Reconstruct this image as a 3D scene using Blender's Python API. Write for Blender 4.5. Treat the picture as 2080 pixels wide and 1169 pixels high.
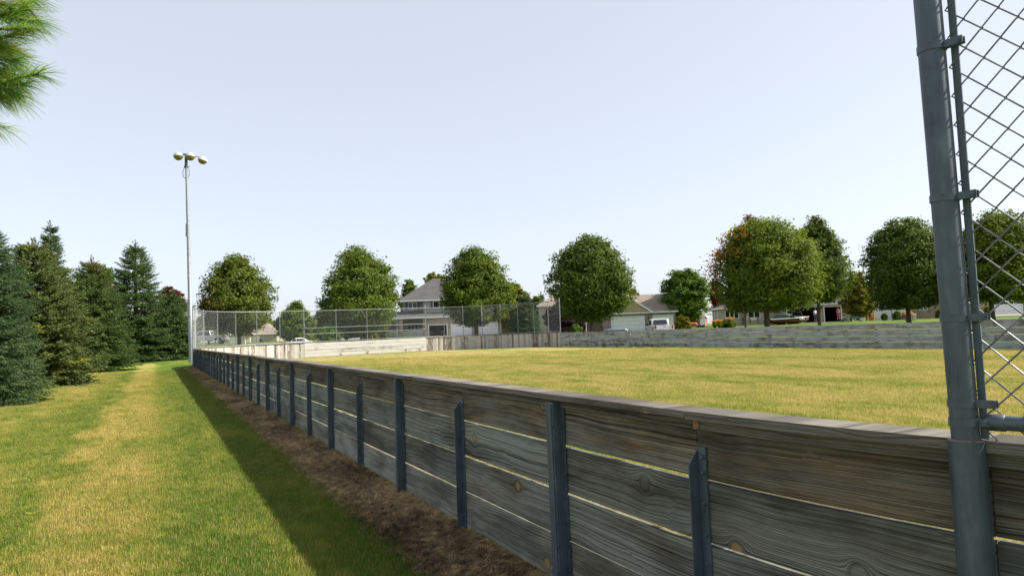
import bpy, bmesh, math, random
import numpy as np
from mathutils import Vector, Matrix, Euler
for o in list(bpy.data.objects): bpy.data.objects.remove(o)
SC = bpy.context.scene
COL = SC.collection
PI = math.pi
rng = np.random.default_rng(7)
random.seed(7)

# ------------------------------------------------------------------ camera
F_PX, YAW, PITCH, ROLL, CAM_Z = 1440.0, 0.46733, 0.06397, 0.03608, 1.5014
CXP, CYP = 1040.0, 584.5
cam_d = bpy.data.cameras.new('camera'); cam = bpy.data.objects.new('camera', cam_d); COL.objects.link(cam)
cam_d.sensor_width = 36.0; cam_d.lens = 36.0 * F_PX / 2080.0
cam_d.clip_start = 0.05; cam_d.clip_end = 3000
r0 = Vector((math.cos(YAW), -math.sin(YAW), 0))
fw = Vector((math.sin(YAW) * math.cos(PITCH), math.cos(YAW) * math.cos(PITCH), math.sin(PITCH)))
u0 = r0.cross(fw)
Rv = r0 * math.cos(ROLL) - u0 * math.sin(ROLL)
Uv = r0 * math.sin(ROLL) + u0 * math.cos(ROLL)
cam.matrix_world = Matrix(((Rv.x, Uv.x, -fw.x, 0), (Rv.y, Uv.y, -fw.y, 0), (Rv.z, Uv.z, -fw.z, CAM_Z), (0, 0, 0, 1)))
SC.camera = cam

# ------------------------------------------------------------------ sky and sun
SUN_AZ, SUN_EL = math.radians(118), math.radians(40)       # azimuth clockwise from +Y
world = bpy.data.worlds.new('World'); SC.world = world; world.use_nodes = True
wn = world.node_tree.nodes; wl = world.node_tree.links
sky = wn.new('ShaderNodeTexSky'); sky.sky_type = 'NISHITA'; sky.sun_disc = False
sky.sun_elevation = SUN_EL; sky.sun_rotation = SUN_AZ
sky.altitude = 2000; sky.air_density = 1.0; sky.dust_density = 8.0; sky.ozone_density = 1.0
bg = wn['Background']; bg.inputs['Strength'].default_value = 0.115
hs = wn.new('ShaderNodeHueSaturation'); hs.inputs['Saturation'].default_value = 0.66
wl.new(sky.outputs[0], hs.inputs['Color'])
hz = wn.new('ShaderNodeMix'); hz.data_type = 'RGBA'; hz.inputs[0].default_value = 0.6        # even pale haze over the whole sky
hz.inputs[7].default_value = (3.2, 3.36, 3.62, 1)
wl.new(hs.outputs[0], hz.inputs[6]); wl.new(hz.outputs[2], bg.inputs['Color'])
sl = bpy.data.lights.new('sun', 'SUN'); sun = bpy.data.objects.new('sun', sl); COL.objects.link(sun)
sl.energy = 4.3; sl.angle = math.radians(0.6); sl.color = (1.0, 0.93, 0.82)
sdir = Vector((math.sin(SUN_AZ) * math.cos(SUN_EL), math.cos(SUN_AZ) * math.cos(SUN_EL), math.sin(SUN_EL)))
sun.rotation_euler = sdir.to_track_quat('Z', 'Y').to_euler(); sun.location = (0, 0, 40)
SC.view_settings.view_transform = 'Standard'; SC.view_settings.look = 'None'
SC.view_settings.exposure = 1.15; SC.view_settings.gamma = 1.0; SC.view_settings.use_curve_mapping = False
SC.cycles.max_bounces = 6; SC.cycles.transparent_max_bounces = 12; SC.cycles.use_denoising = True

# ------------------------------------------------------------------ geometry of the place
def ray(px, py):
    u = (px - CXP) / F_PX; v = (py - CYP) / F_PX
    a = u * math.cos(ROLL) - v * math.sin(ROLL); b = u * math.sin(ROLL) + v * math.cos(ROLL)
    d = math.cos(PITCH) + b * math.sin(PITCH); up = math.sin(PITCH) - b * math.cos(PITCH)
    return Vector((a * math.cos(YAW) + d * math.sin(YAW), -a * math.sin(YAW) + d * math.cos(YAW), up)), d
def at(px, py, D):
    r, d = ray(px, py); return Vector((0, 0, CAM_Z)) + r * (D / d)
def hzn(px): return 702.0 - 0.0361 * (px - 318.0)
XN, XF, YC, RC = 2.1066, 27.83, 47.28, 7.99          # near side, far side, where the corners start, corner radius
YE = YC + RC; YS = 3.0                                # end line, start of the near corner
HB = 1.1                                              # board height
def base_z(X, Y): return 0.0029 * np.clip(Y, -10, 80) + 0.0082 * np.clip(np.asarray(X) - XN, 0, 40)
CTRL = np.array([(37, 99, 1.45), (49, 67, .66), (44, 60, .55), (87, 74, 1.5), (80, 66, 1.42), (105, 66, 1.45), (118, 60, 1.7), (75, 40, 1.1), (60, 46, .95), (7, 100, 1.4), (20, 125, 1.6), (-2, 66, .2),
  (-20, 60, .3), (15, 66, .5), (34, 30, .4), (40, 45, .6), (-10, 20, .06), (-25, 5, .1), (0, -12, 0), (-9, 42, .1), (30, 72, .75), (60, 100, 1.5), (100, 110, 2.0), (0, 160, 2.0), (-60, 100, 1.0),
  (160, 60, 2.0), (60, -20, .6), (200, 200, 2.5), (-150, 200, 1.5), (30, 84, 1.05), (90, 50, 1.25), (-3, 80, .8)], float)
def gz(X, Y):
    X = np.asarray(X, float); Y = np.asarray(Y, float)
    dx = np.maximum(np.maximum(XN - X, X - XF), 0); dy = np.maximum(np.maximum(-5 - Y, Y - YE), 0)
    dist = np.hypot(dx, dy)
    t = np.clip((dist - 1.0) / 16.0, 0, 1); t = t * t * (3 - 2 * t)
    num = 0; den = 0
    for cx, cy, cz in CTRL:
        w = 1.0 / ((X - cx) ** 2 + (Y - cy) ** 2 + 9.0) ** 1.6
        num = num + w * cz; den = den + w
    return base_z(X, Y) * (1 - t) + num / den * t
def gpos(px, D):
    p = at(px, hzn(px), D); return Vector((p.x, p.y, float(gz(p.x, p.y))))

# ------------------------------------------------------------------ node helper
class NT:
    def __init__(s, name):
        s.m = bpy.data.materials.new(name); s.m.use_nodes = True; s.t = s.m.node_tree
        s.t.nodes.clear(); s.out = s.t.nodes.new('ShaderNodeOutputMaterial')
    def n(s, typ, ins=None, **props):
        nd = s.t.nodes.new('ShaderNode' + typ)
        for k, v in props.items(): setattr(nd, k, v)
        for k, v in (ins or {}).items():
            sk = nd.inputs[k]
            if isinstance(v, bpy.types.NodeSocket): s.t.links.new(v, sk)
            else: sk.default_value = v
        return nd
    def math(s, op, a, b=None, c=None, clamp=False):
        ins = {0: a}
        if b is not None: ins[1] = b
        if c is not None: ins[2] = c
        return s.n('Math', ins, operation=op, use_clamp=clamp).outputs[0]
    def ramp(s, f, stops, interp='LINEAR'):
        nd = s.n('ValToRGB', {0: f}); cr = nd.color_ramp; cr.interpolation = interp
        while len(cr.elements) < len(stops): cr.elements.new(.5)
        for e, (p, c) in zip(cr.elements, stops):
            e.position = p; e.color = (*(c if isinstance(c, (tuple, list)) else (c, c, c)), 1)
        return nd.outputs[0]
    def mix(s, f, a, b, mode='MIX'):
        nd = s.n('Mix', data_type='RGBA', blend_type=mode)
        for i, v in ((0, f), (6, a), (7, b)):
            if isinstance(v, bpy.types.NodeSocket): s.t.links.new(v, nd.inputs[i])
            else: nd.inputs[i].default_value = v if i == 0 else (*v, 1)
        return nd.outputs[2]
    def noise(s, vec, scale, detail=3, rough=.55, dist=0):
        return s.n('TexNoise', {'Vector': vec, 'Scale': scale, 'Detail': detail, 'Roughness': rough, 'Distortion': dist}).outputs[0]
    def mapv(s, vec, scale=(1, 1, 1), loc=(0, 0, 0), rot=(0, 0, 0)):
        return s.n('Mapping', {'Vector': vec, 'Scale': scale, 'Location': loc, 'Rotation': rot}).outputs[0]
    def obj(s): return s.n('TexCoord').outputs['Object']
    def pos(s): return s.n('NewGeometry').outputs['Position']
    def rand(s): return s.n('ObjectInfo').outputs['Random']
    def island(s): return s.n('NewGeometry').outputs['Random Per Island']
    def bump(s, h, strength=.3, dist=.01):
        return s.n('Bump', {'Height': h, 'Strength': strength, 'Distance': dist}).outputs[0]
    def principled(s, col, rough=.7, metal=0, normal=None, spec=.4, **ex):
        ins = {'Roughness': rough, 'Metallic': metal, 'Specular IOR Level': spec}
        ins['Base Color'] = col if isinstance(col, bpy.types.NodeSocket) else (*col, 1)
        if normal is not None: ins['Normal'] = normal
        ins.update(ex)
        b = s.n('BsdfPrincipled', ins)
        s.t.links.new(b.outputs[0], s.out.inputs[0]); return b
M = {}
def simple(name, col, rough=.6, metal=0, var=.12, scale=6, bump=0, spec=.4):
    t = NT(name); p = t.obj()
    n = t.noise(p, scale, 4)
    c = t.mix(1.0, col, t.ramp(n, [(.3, 1 - var * 2), (.7, 1 + var)]), 'MULTIPLY')
    t.principled(c, rough, metal, t.bump(n, bump, .01) if bump else None, spec)
    M[name] = t.m; return t.m

def srgb(r, g, b):
    f = lambda c: c / 12.92 if c <= .04045 else ((c + .055) / 1.055) ** 2.4
    return (f(r / 255), f(g / 255), f(b / 255))

# grass colour as a function of place, shared by the ground sheet and the blades
def grass_color(t, kind):
    P = t.pos()
    big = t.noise(t.mapv(P, (.55, .09, .3)), 1.0, 4, .6)
    mid = t.noise(t.mapv(P, (1.6, .7, 1)), 1.0, 4, .6)
    fine = t.noise(P, 14, 3, .6)
    if kind == 'lawn':
        # pale worn strip down the middle of the path and greener bands beside it
        x = t.n('SeparateXYZ', {0: P}).outputs[0]
        wob = t.math('ADD', x, t.math('MULTIPLY', t.math('SUBTRACT', mid, .5), .7))
        band = t.n('MapRange', {0: wob, 1: -5.0, 2: 3.0, 3: 0.0, 4: 1.0}).outputs[0]
        dry = t.ramp(band, [(0, .5), (.2, .6), (.33, .66), (.43, .48), (.475, .22), (.50, .62), (.53, .98), (.605, .92), (.64, .32), (.68, .1), (.73, .18), (.8, .08), (1, 0)])
        f = t.math('ADD', t.math('MULTIPLY', dry, .66), t.math('MULTIPLY', t.math('SUBTRACT', t.math('ADD', big, mid), 1.0), 1.5))
        f = t.math('ADD', f, t.math('MULTIPLY', t.math('SUBTRACT', t.math('ADD', fine, t.noise(P, 4.5, 3, .6)), 1.0), .85))
        c = t.ramp(f, [(.0, (.10, .18, .017)), (.28, (.20, .255, .034)), (.55, (.34, .315, .075)), (.85, (.47, .385, .135))])
    elif kind == 'rink':
        big = t.noise(t.mapv(P, (.35, .10, .3), rot=(0, 0, .25)), 1.0, 4, .6)
        f = t.math('ADD', .5, t.math('MULTIPLY', t.math('SUBTRACT', t.math('ADD', big, mid), 1.0), 1.3))
        f = t.math('ADD', f, t.math('MULTIPLY', t.math('SUBTRACT', t.math('ADD', fine, t.noise(t.mapv(P, (3.0, .6, 1), rot=(0, 0, .9)), 1.0, 4, .65)), 1.0), .9))
        c = t.ramp(f, [(.0, (.20, .255, .038)), (.35, (.34, .34, .085)), (.6, (.47, .40, .145)), (1, (.57, .43, .22))])
    elif kind == 'dead':
        f = t.math('ADD', t.math('MULTIPLY', mid, .5), t.math('MULTIPLY', fine, .6))
        c = t.ramp(f, [(.42, (.06, .042, .03)), (.53, (.27, .185, .115)), (.66, (.64, .48, .31))])
    else:
        f = t.math('ADD', .5, t.math('MULTIPLY', t.math('SUBTRACT', t.math('ADD', big, mid), 1.0), 1.6))
        c = t.ramp(f, [(.1, (.05, .12, .015)), (.5, (.11, .18, .025)), (.9, (.22, .22, .06))])
    return c, fine, mid
def ground_mat(name, kind):
    t = NT(name); c, fine, mid = grass_color(t, kind)
    P = t.pos(); spk = t.noise(P, 60, 2, .7)
    c = t.mix(.75, c, t.ramp(spk, [(.25, .35), (.7, 1.15)]), 'MULTIPLY')
    if kind == 'rink': c = t.mix(1, c, (.80, .80, .78), 'MULTIPLY')  # field sheet darkened in place of the shade grass blades cast among themselves
    h = t.math('ADD', spk, t.math('MULTIPLY', fine, 1.2))
    t.principled(c, .95, 0, t.bump(h, .9, .035), .1); M[name] = t.m
def blade_mat(name, kind):
    t = NT(name); c, fine, mid = grass_color(t, kind)
    r = t.island()
    c = t.mix(1, c, t.ramp(r, [(0, (.62, .75, .6)), (.5, (1, 1, .9)), (.93, (1.25, 1.15, .95)), (1, (2.0, 1.5, 1.1))]), 'MULTIPLY')
    r2 = t.math('FRACT', t.math('MULTIPLY', r, 7.31))
    if kind == 'lawn': c = t.mix(t.ramp(r2, [(.70, 0), (.78, .8)]), c, (.34, .27, .095))
    b = t.principled(c, .55, 0, None, .25)
    tr = t.n('BsdfTranslucent', {'Color': c})
    mx = t.n('MixShader', {0: .38, 1: b.outputs[0], 2: tr.outputs[0]})
    t.t.links.new(mx.outputs[0], t.out.inputs[0]); M[name] = t.m
for k in ('lawn', 'rink', 'dead', 'park'): ground_mat('ground_' + k, k)
for k in ('lawn', 'rink', 'dead'): blade_mat('blade_' + k, k)

def wood_mat(name, dark, light, tint=.35, knot=(.40, .23, .09), paint=None, vertical=False, grain=1.0):
    t = NT(name); P = t.obj(); rnd = t.rand()
    off = t.n('CombineXYZ', {0: t.math('MULTIPLY', rnd, 91.7), 1: 0.0, 2: t.math('MULTIPLY', rnd, 53.1)}).outputs[0]
    p = t.n('VectorMath', {0: P, 1: off}, operation='ADD').outputs[0]
    sx = t.n('SeparateXYZ', {0: p}); x, z = (sx.outputs[2], sx.outputs[0]) if vertical else (sx.outputs[0], sx.outputs[2])
    xz = t.n('CombineXYZ', {0: x, 1: z, 2: 0.0}).outputs[0]
    warp = t.noise(t.mapv(xz, (.9, 3.0, 1)), 1.0, 2, .5)
    # knots: grain flows round them
    kv = t.n('VectorMath', {0: xz, 1: (1.55, 1.55, 1)}, operation='MULTIPLY').outputs[0]
    vo = t.n('TexVoronoi', {'Vector': kv, 'Scale': 1.0, 'Randomness': 1.0}, voronoi_dimensions='2D', feature='F1')
    d = vo.outputs['Distance']; kp = t.n('SeparateXYZ', {0: vo.outputs['Position']}).outputs[1]
    zk = t.math('MULTIPLY', z, 1.55); dz = t.math('SUBTRACT', zk, kp)
    R = .066; dm = t.math('MAXIMUM', d, R)
    push = t.math('MULTIPLY', dz, t.math('DIVIDE', R * R * 1.0, t.math('MULTIPLY', dm, dm)))
    psi = t.math('SUBTRACT', zk, push)
    psi = t.math('ADD', psi, t.math('MULTIPLY', t.math('SUBTRACT', warp, .5), t.math('MULTIPLY_ADD', t.math('FRACT', t.math('MULTIPLY', rnd, 5.3)), .10, .02)))
    gv = t.n('CombineXYZ', {0: t.math('MULTIPLY', psi, t.math('MULTIPLY_ADD', t.math('FRACT', t.math('MULTIPLY', rnd, 9.7)), 80.0 * grain, 80.0 * grain)), 1: t.math('MULTIPLY', x, .38), 2: rnd}).outputs[0]
    g1 = t.noise(gv, 1.0, 3, .6)
    fv = t.n('CombineXYZ', {0: t.math('MULTIPLY', z, 260.0), 1: t.math('MULTIPLY', x, 5.0), 2: rnd}).outputs[0]
    g2 = t.noise(fv, 1.0, 2, .6)
    grainf = t.math('ADD', t.math('MULTIPLY', g1, .8), t.math('MULTIPLY', g2, .2))
    col = t.ramp(grainf, [(.36, dark), (.47, tuple((a + b) * .5 for a, b in zip(dark, light))), (.62, light)])
    patch = t.noise(t.mapv(xz, (1.1, 4.5, 1)), 1.0, 4, .6)
    col = t.mix(t.ramp(patch, [(.42, 0), (.68, tint)]), col, t.mix(1, col, (1.15, .80, .52), 'MULTIPLY'))
    blot = t.noise(t.mapv(xz, (1.0, 3.6, 1)), 1.0, 5, .62)
    col = t.mix(t.ramp(blot, [(.38, .9), (.56, 0)]), col, t.mix(1, col, (.36, .34, .32), 'MULTIPLY'))
    strk = t.noise(t.mapv(xz, (.8, 22.0, 1), loc=(3, 7, 0)), 1.0, 4, .6)
    col = t.mix(t.ramp(strk, [(.60, 0), (.70, tint)]), col, t.mix(1, col, (1.5, 1.0, .5), 'MULTIPLY'))
    col = t.mix(1, col, t.ramp(rnd, [(0, (.62, .63, .65)), (.25, (1.0, .93, .85)), (.5, (1.15, 1.2, 1.18)), (.75, (.75, .70, .62)), (1, (1.2, 1.24, 1.27))]), 'MULTIPLY')
    rings = t.math('SINE', t.math('MULTIPLY', d, 420.0))
    kc = t.mix(t.math('MULTIPLY_ADD', rings, .25, .3), knot, tuple(c * .35 for c in knot))
    kmask = t.ramp(d, [(.0, .85), (R * .62, .75), (R * .72, 0)])
    kmask = t.math('MULTIPLY', kmask, t.math('GREATER_THAN', t.n('SeparateXYZ', {0: vo.outputs['Color']}).outputs[0], .25))
    ring = t.ramp(d, [(R * .62, 0), (R * .8, .8), (R * 1.1, 0)])
    col = t.mix(t.math('MULTIPLY', ring, .6), col, tuple(c * .5 for c in dark))
    col = t.mix(kmask, col, kc)
    if paint:
        pn = t.noise(t.mapv(xz, (.7 if not vertical else 1.2, 14.0, 1)), 1.0, 4, .65)
        pn2 = t.noise(xz, 2.2, 4, .6)
        pm = t.math('ADD', t.math('MULTIPLY', pn, .6), t.math('MULTIPLY', pn2, .5))
        if name == 'wood_far': pm = t.math('SUBTRACT', pm, .05)
        pm = t.math('ADD', pm, t.math('MULTIPLY', t.math('SUBTRACT', rnd, .5), .10 if not vertical else .36))
        col = t.mix(t.ramp(pm, [(.40, 0), (.56, .93)]), col, paint)
        if vertical: col = t.mix(1, col, t.ramp(t.math('FRACT', t.math('MULTIPLY', rnd, 17.3)), [(0, (.62, .61, .60)), (.3, (.92, .91, .90)), (.7, (1.05, 1.05, 1.03)), (1, (.8, .79, .78))]), 'MULTIPLY')
    t.principled(col, .85, 0, t.bump(grainf, .55, .012), .2); M[name] = t.m
wood_mat('wood_near', (.036, .040, .040), (.30, .335, .325), .35)
wood_mat('wood_top', (.028, .026, .022), (.245, .245, .21), .8)
wood_mat('wood_low', (.15, .155, .14), (.36, .38, .345), .3, grain=.8)
wood_mat('wood_cap', (.07, .067, .062), (.235, .228, .212), .15, grain=.7)
wood_mat('wood_far', (.075, .078, .076), (.34, .36, .35), .35, paint=(.37, .40, .405))  # same wood as the end wall, its bluish shade put into the colour
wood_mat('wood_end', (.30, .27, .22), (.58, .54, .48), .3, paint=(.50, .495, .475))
wood_mat('wood_corner', (.14, .125, .105), (.46, .43, .38), .3, paint=(.50, .49, .465), vertical=True)

def galv(name, col, rough=.42, metal=.75):
    t = NT(name); P = t.obj()
    a = t.noise(P, 9, 4, .6); b = t.noise(t.mapv(P, (30, 30, 4)), 1.0, 3, .6)
    c = t.mix(1, col, t.ramp(t.math('ADD', t.math('MULTIPLY', a, .5), t.math('MULTIPLY', b, .5)), [(.34, (.50, .52, .55)), (.46, (.9, .9, .9)), (.54, (1.0, 1.0, 1.0)), (.66, (1.45, 1.42, 1.36))]), 'MULTIPLY')
    t.principled(c, rough, metal, t.bump(b, .12, .004), .5); M[name] = t.m
galv('galvanized', (.080, .105, .128), .5, .45)
galv('steel_post', (.085, .115, .14), .55, .35)
galv('lamp_steel', (.27, .30, .33), .5, .4)
galv('wire', (.17, .185, .20), .45, .5)
galv('far_wire', (.25, .27, .29), .5, .4)

def leaf_mat(name, c0, c1, c2, trans=.35, patch=None, psc=.25, spec=.12, rough=.6):
    t = NT(name); P = t.obj(); r = t.island()
    n = t.noise(P, .55, 3, .6)
    f = t.math('ADD', t.math('MULTIPLY', r, .38), t.math('MULTIPLY', n, .66))
    c = t.ramp(f, [(.2, c0), (.5, c1), (.85, c2)])
    if patch:
        pc, ax, lo, hi = patch
        v = t.math('ADD', t.n('VectorMath', {0: P, 1: ax}, operation='DOT_PRODUCT').outputs['Value'], t.math('MULTIPLY', t.math('SUBTRACT', t.noise(P, .5, 3, .6), .5), 5.0))
        mk = t.n('MapRange', {0: v, 1: lo, 2: hi}).outputs[0]
        c = t.mix(mk, c, t.mix(1, pc, t.ramp(r, [(0, .6), (1, 1.4)]), 'MULTIPLY'))
    b = t.principled(c, rough, 0, None, spec)
    tr = t.n('BsdfTranslucent', {'Color': t.mix(1, c, (1.25, 1.2, .6), 'MULTIPLY')})
    mx = t.n('MixShader', {0: trans, 1: b.outputs[0], 2: tr.outputs[0]})
    t.t.links.new(mx.outputs[0], t.out.inputs[0]); M[name] = t.m
leaf_mat('leaf_maple', (.048, .088, .013), (.098, .148, .021), (.19, .23, .038), .42)
leaf_mat('leaf_dark', (.037, .072, .013), (.074, .118, .020), (.145, .185, .034), .4)
leaf_mat('leaf_bright', (.05, .105, .015), (.09, .165, .022), (.16, .235, .04), .4)
leaf_mat('leaf_yellow', (.075, .09, .012), (.14, .145, .018), (.24, .21, .03), .4)
leaf_mat('leaf_bronze', (.048, .084, .013), (.10, .136, .022), (.19, .215, .038), .42, ((.115, .065, .03), (-.8, .0, -.35), 0.2, 3.2))
leaf_mat('leaf_orange', (.050, .094, .012), (.108, .158, .018), (.22, .25, .036), .42, ((.46, .13, .018), (-.80, .40, .35), 4.75, 5.5))
leaf_mat('leaf_red', (.10, .025, .018), (.16, .045, .025), (.20, .10, .03), .35)
leaf_mat('leaf_redgreen', (.05, .06, .015), (.09, .095, .02), (.14, .12, .03), .35, ((.14, .055, .045), (0, 0, 1), 4.2, 6.0))
leaf_mat('leaf_purple', (.018, .010, .016), (.032, .016, .024), (.055, .03, .035), .2)
leaf_mat('leaf_willow', (.06, .10, .018), (.10, .15, .03), (.17, .21, .05), .4)
leaf_mat('needle_green', (.026, .052, .018), (.052, .095, .028), (.11, .16, .05), .15, ((.16, .07, .028), (0.0, 0, 0), 9, 10))
leaf_mat('needle_blue', (.026, .054, .022), (.054, .096, .038), (.125, .175, .070), .15)
leaf_mat('needle_grey', (.042, .066, .020), (.082, .115, .033), (.17, .19, .055), .15)
leaf_mat('needle_rust', (.028, .055, .016), (.058, .098, .026), (.115, .16, .042), .15, ((.17, .062, .028), (.25, -.4, .55), 3.0, 4.6))
leaf_mat('needle_gold', (.10, .13, .018), (.20, .22, .03), (.34, .30, .05), .25)
leaf_mat('needle_pine', (.07, .16, .03), (.13, .26, .045), (.26, .38, .08), .45)
leaf_mat('needle_pine_gold', (.24, .25, .02), (.38, .36, .035), (.52, .46, .08), .5)
leaf_mat('grass_plume', (.35, .20, .06), (.48, .28, .09), (.60, .40, .17), .4)
leaf_mat('grass_leaf', (.07, .11, .02), (.13, .17, .03), (.2, .22, .05), .4)
leaf_mat('dry_stalk', (.10, .055, .03), (.17, .10, .055), (.28, .19, .11), .2)
def bark_mat(name, a, b):
    t = NT(name); P = t.obj(); n = t.noise(t.mapv(P, (14, 14, 3)), 1.0, 5, .65)
    t.principled(t.ramp(n, [(.35, a), (.65, b)]), .9, 0, t.bump(n, .8, .03), .15); M[name] = t.m
bark_mat('bark', (.045, .036, .028), (.15, .125, .10)); bark_mat('bark_dark', (.03, .024, .019), (.085, .07, .055))

# ------------------------------------------------------------------ mesh helpers
class MB:
    def __init__(s): s.v = []; s.f = []; s.mi = []; s.cur = 0
    def add(s, vs, fs, mi=None):
        b = len(s.v); s.v += [tuple(p) for p in vs]
        for f in fs: s.f.append(tuple(i + b for i in f)); s.mi.append(s.cur if mi is None else mi)
    def box(s, c, d, rz=0, ch=0, rot=None, mi=None):
        hx, hy, hz = d[0] / 2, d[1] / 2, d[2] / 2
        if ch <= 0:
            vs = [(x, y, z) for x in (-hx, hx) for y in (-hy, hy) for z in (-hz, hz)]
            fs = [(0, 1, 3, 2), (4, 6, 7, 5), (0, 4, 5, 1), (2, 3, 7, 6), (0, 2, 6, 4), (1, 5, 7, 3)]
        else:
            vs = []; ix = {}
            for sx in (-1, 1):
                for sy in (-1, 1):
                    for sz in (-1, 1):
                        for a in range(3):
                            q = [sx * (hx - ch), sy * (hy - ch), sz * (hz - ch)]; q[a] = (sx * hx, sy * hy, sz * hz)[a]
                            ix[(sx, sy, sz, a)] = len(vs); vs.append(tuple(q))
            fs = []
            def k(p, a): return ix[(p[0], p[1], p[2], a)]
            for a in range(3):
                b, c2 = (a + 1) % 3, (a + 2) % 3
                for sg in (-1, 1):
                    loop = []
                    for (ub, uc) in ((-1, -1), (1, -1), (1, 1), (-1, 1)):
                        q = [0, 0, 0]; q[a] = sg; q[b] = ub; q[c2] = uc; loop.append(k(q, a))
                    fs.append(tuple(loop if sg > 0 else loop[::-1]))
                for sb in (-1, 1):
                    for sc in (-1, 1):
                        q1 = [0, 0, 0]; q2 = [0, 0, 0]; q1[a] = -1; q2[a] = 1
                        for q in (q1, q2): q[b] = sb; q[c2] = sc
                        fs.append((k(q1, b), k(q2, b), k(q2, c2), k(q1, c2)))
            for sx in (-1, 1):
                for sy in (-1, 1):
                    for sz in (-1, 1): fs.append(tuple(k((sx, sy, sz), a) for a in range(3)))
        m = rot if rot is not None else Matrix.Rotation(rz, 3, 'Z'); c = Vector(c)
        s.add([m @ Vector(p) + c for p in vs], fs, mi)
    def tube(s, path, rad, n=8, cap=True, mi=None, closed=False):
        path = [Vector(p) for p in path]; L = len(path)
        rad = list(rad) if hasattr(rad, '__len__') else [rad] * L
        vs = []; fs = []; up = None
        for i, p in enumerate(path):
            t = (path[min(i + 1, L - 1)] - path[max(i - 1, 0)])
            if closed: t = path[(i + 1) % L] - path[i - 1]
            t.normalize()
            if up is None: up = Vector((0, 0, 1)) if abs(t.z) < .9 else Vector((1, 0, 0))
            a = t.cross(up); a.normalize(); b = a.cross(t); up = b
            for k in range(n):
                an = 2 * PI * k / n; vs.append(p + (a * math.cos(an) + b * math.sin(an)) * rad[i])
        for i in range(L if closed else L - 1):
            j = (i + 1) % L
            for k in range(n):
                k2 = (k + 1) % n; fs.append((i * n + k, i * n + k2, j * n + k2, j * n + k))
        if cap and not closed: fs.append(tuple(range(n))[::-1]); fs.append(tuple((L - 1) * n + k for k in range(n)))
        s.add(vs, fs, mi)
    def lathe(s, prof, n=16, c=(0, 0, 0), rot=None, mi=None):
        vs = []; fs = []; c = Vector(c); m = rot or Matrix.Identity(3)
        for r, z in prof:
            for k in range(n): a = 2 * PI * k / n; vs.append(m @ Vector((r * math.cos(a), r * math.sin(a), z)) + c)
        for i in range(len(prof) - 1):
            for k in range(n):
                k2 = (k + 1) % n; fs.append((i * n + k, i * n + k2, (i + 1) * n + k2, (i + 1) * n + k))
        s.add(vs, fs, mi)
    def prism(s, poly, w, bev=0, axis='y', c=(0, 0, 0), mi=None):
        # polygon in (x,z), extruded along y by w, optional soft shoulder
        n = len(poly); P = [Vector((p[0], p[1])) for p in poly]
        ar = sum(P[i].x * P[(i + 1) % n].y - P[(i + 1) % n].x * P[i].y for i in range(n))
        if ar < 0: P = P[::-1]
        ins = []
        for i in range(n):
            e1 = (P[i] - P[i - 1]).normalized(); e2 = (P[(i + 1) % n] - P[i]).normalized()
            nn = Vector((-(e1.y + e2.y), e1.x + e2.x)); nn = nn.normalized() if nn.length > 1e-6 else Vector((-e1.y, e1.x))
            ins.append(P[i] + nn * bev)
        layers = [(ins, -w / 2), (P, -w / 2 + bev), (P, w / 2 - bev), (ins, w / 2)] if bev > 0 else [(P, -w / 2), (P, w / 2)]
        vs = []
        for pl, y in layers:
            for p in pl: vs.append((p.x + c[0], y + c[1], p.y + c[2]))
        fs = []
        for l in range(len(layers) - 1):
            for i in range(n):
                j = (i + 1) % n; fs.append((l * n + i, l * n + j, (l + 1) * n + j, (l + 1) * n + i))
        fs.append(tuple(range(n))[::-1]); fs.append(tuple((len(layers) - 1) * n + i for i in range(n)))
        s.add(vs, fs, mi)
    def quad(s, a, b, c, d, mi=None): s.add([a, b, c, d], [(0, 1, 2, 3)], mi)
    def mesh(s, name, mats, smooth=False):
        me = bpy.data.meshes.new(name); me.from_pydata(s.v, [], s.f)
        for m in (mats if isinstance(mats, (list, tuple)) else [mats]): me.materials.append(M[m])
        me.polygons.foreach_set('material_index', s.mi)
        if smooth:
            me.polygons.foreach_set('use_smooth', [True] * len(s.f))
            try: me.set_sharp_from_angle(angle=math.radians(40))
            except Exception: pass
        me.update(); return me
    def build(s, name, mats, parent=None, smooth=False, loc=(0, 0, 0), rz=0):
        return link(name, s.mesh(name, mats, smooth), parent, loc, rz)
def link(name, me, parent=None, loc=(0, 0, 0), rz=0):
    o = bpy.data.objects.new(name, me); COL.objects.link(o); o.location = loc; o.rotation_euler = (0, 0, rz)
    if parent is not None: o.parent = parent
    return o
def tag(o, label=None, cat=None, group=None, kind=None):
    for k, v in (('label', label), ('category', cat), ('group', group), ('kind', kind)):
        if v: o[k] = v
    return o
def thing(name, label, cat, loc=(0, 0, 0), rz=0, group=None):
    return tag(link(name, None, None, loc, rz), label, cat, group)
def copy_tree(o, parent=None):
    c = o.copy(); COL.objects.link(c); c.parent = parent
    for ch in list(o.children): copy_tree(ch, c)
    return c
def np_mesh(name, V, Fq, mats, mi=None, smooth=False):
    """V (n,3), Fq (m,k) same-size faces"""
    me = bpy.data.meshes.new(name); V = np.asarray(V, np.float32); Fq = np.asarray(Fq, np.int32); k = Fq.shape[1]
    me.vertices.add(len(V)); me.vertices.foreach_set('co', V.ravel())
    me.loops.add(Fq.size); me.loops.foreach_set('vertex_index', Fq.ravel())
    me.polygons.add(len(Fq)); me.polygons.foreach_set('loop_start', np.arange(len(Fq), dtype=np.int32) * k)
    for m in (mats if isinstance(mats, (list, tuple)) else [mats]): me.materials.append(M[m])
    if mi is not None: me.polygons.foreach_set('material_index', np.asarray(mi, np.int32))
    if smooth: me.polygons.foreach_set('use_smooth', np.ones(len(Fq), bool))
    me.update(calc_edges=True); me.validate(); return me

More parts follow.
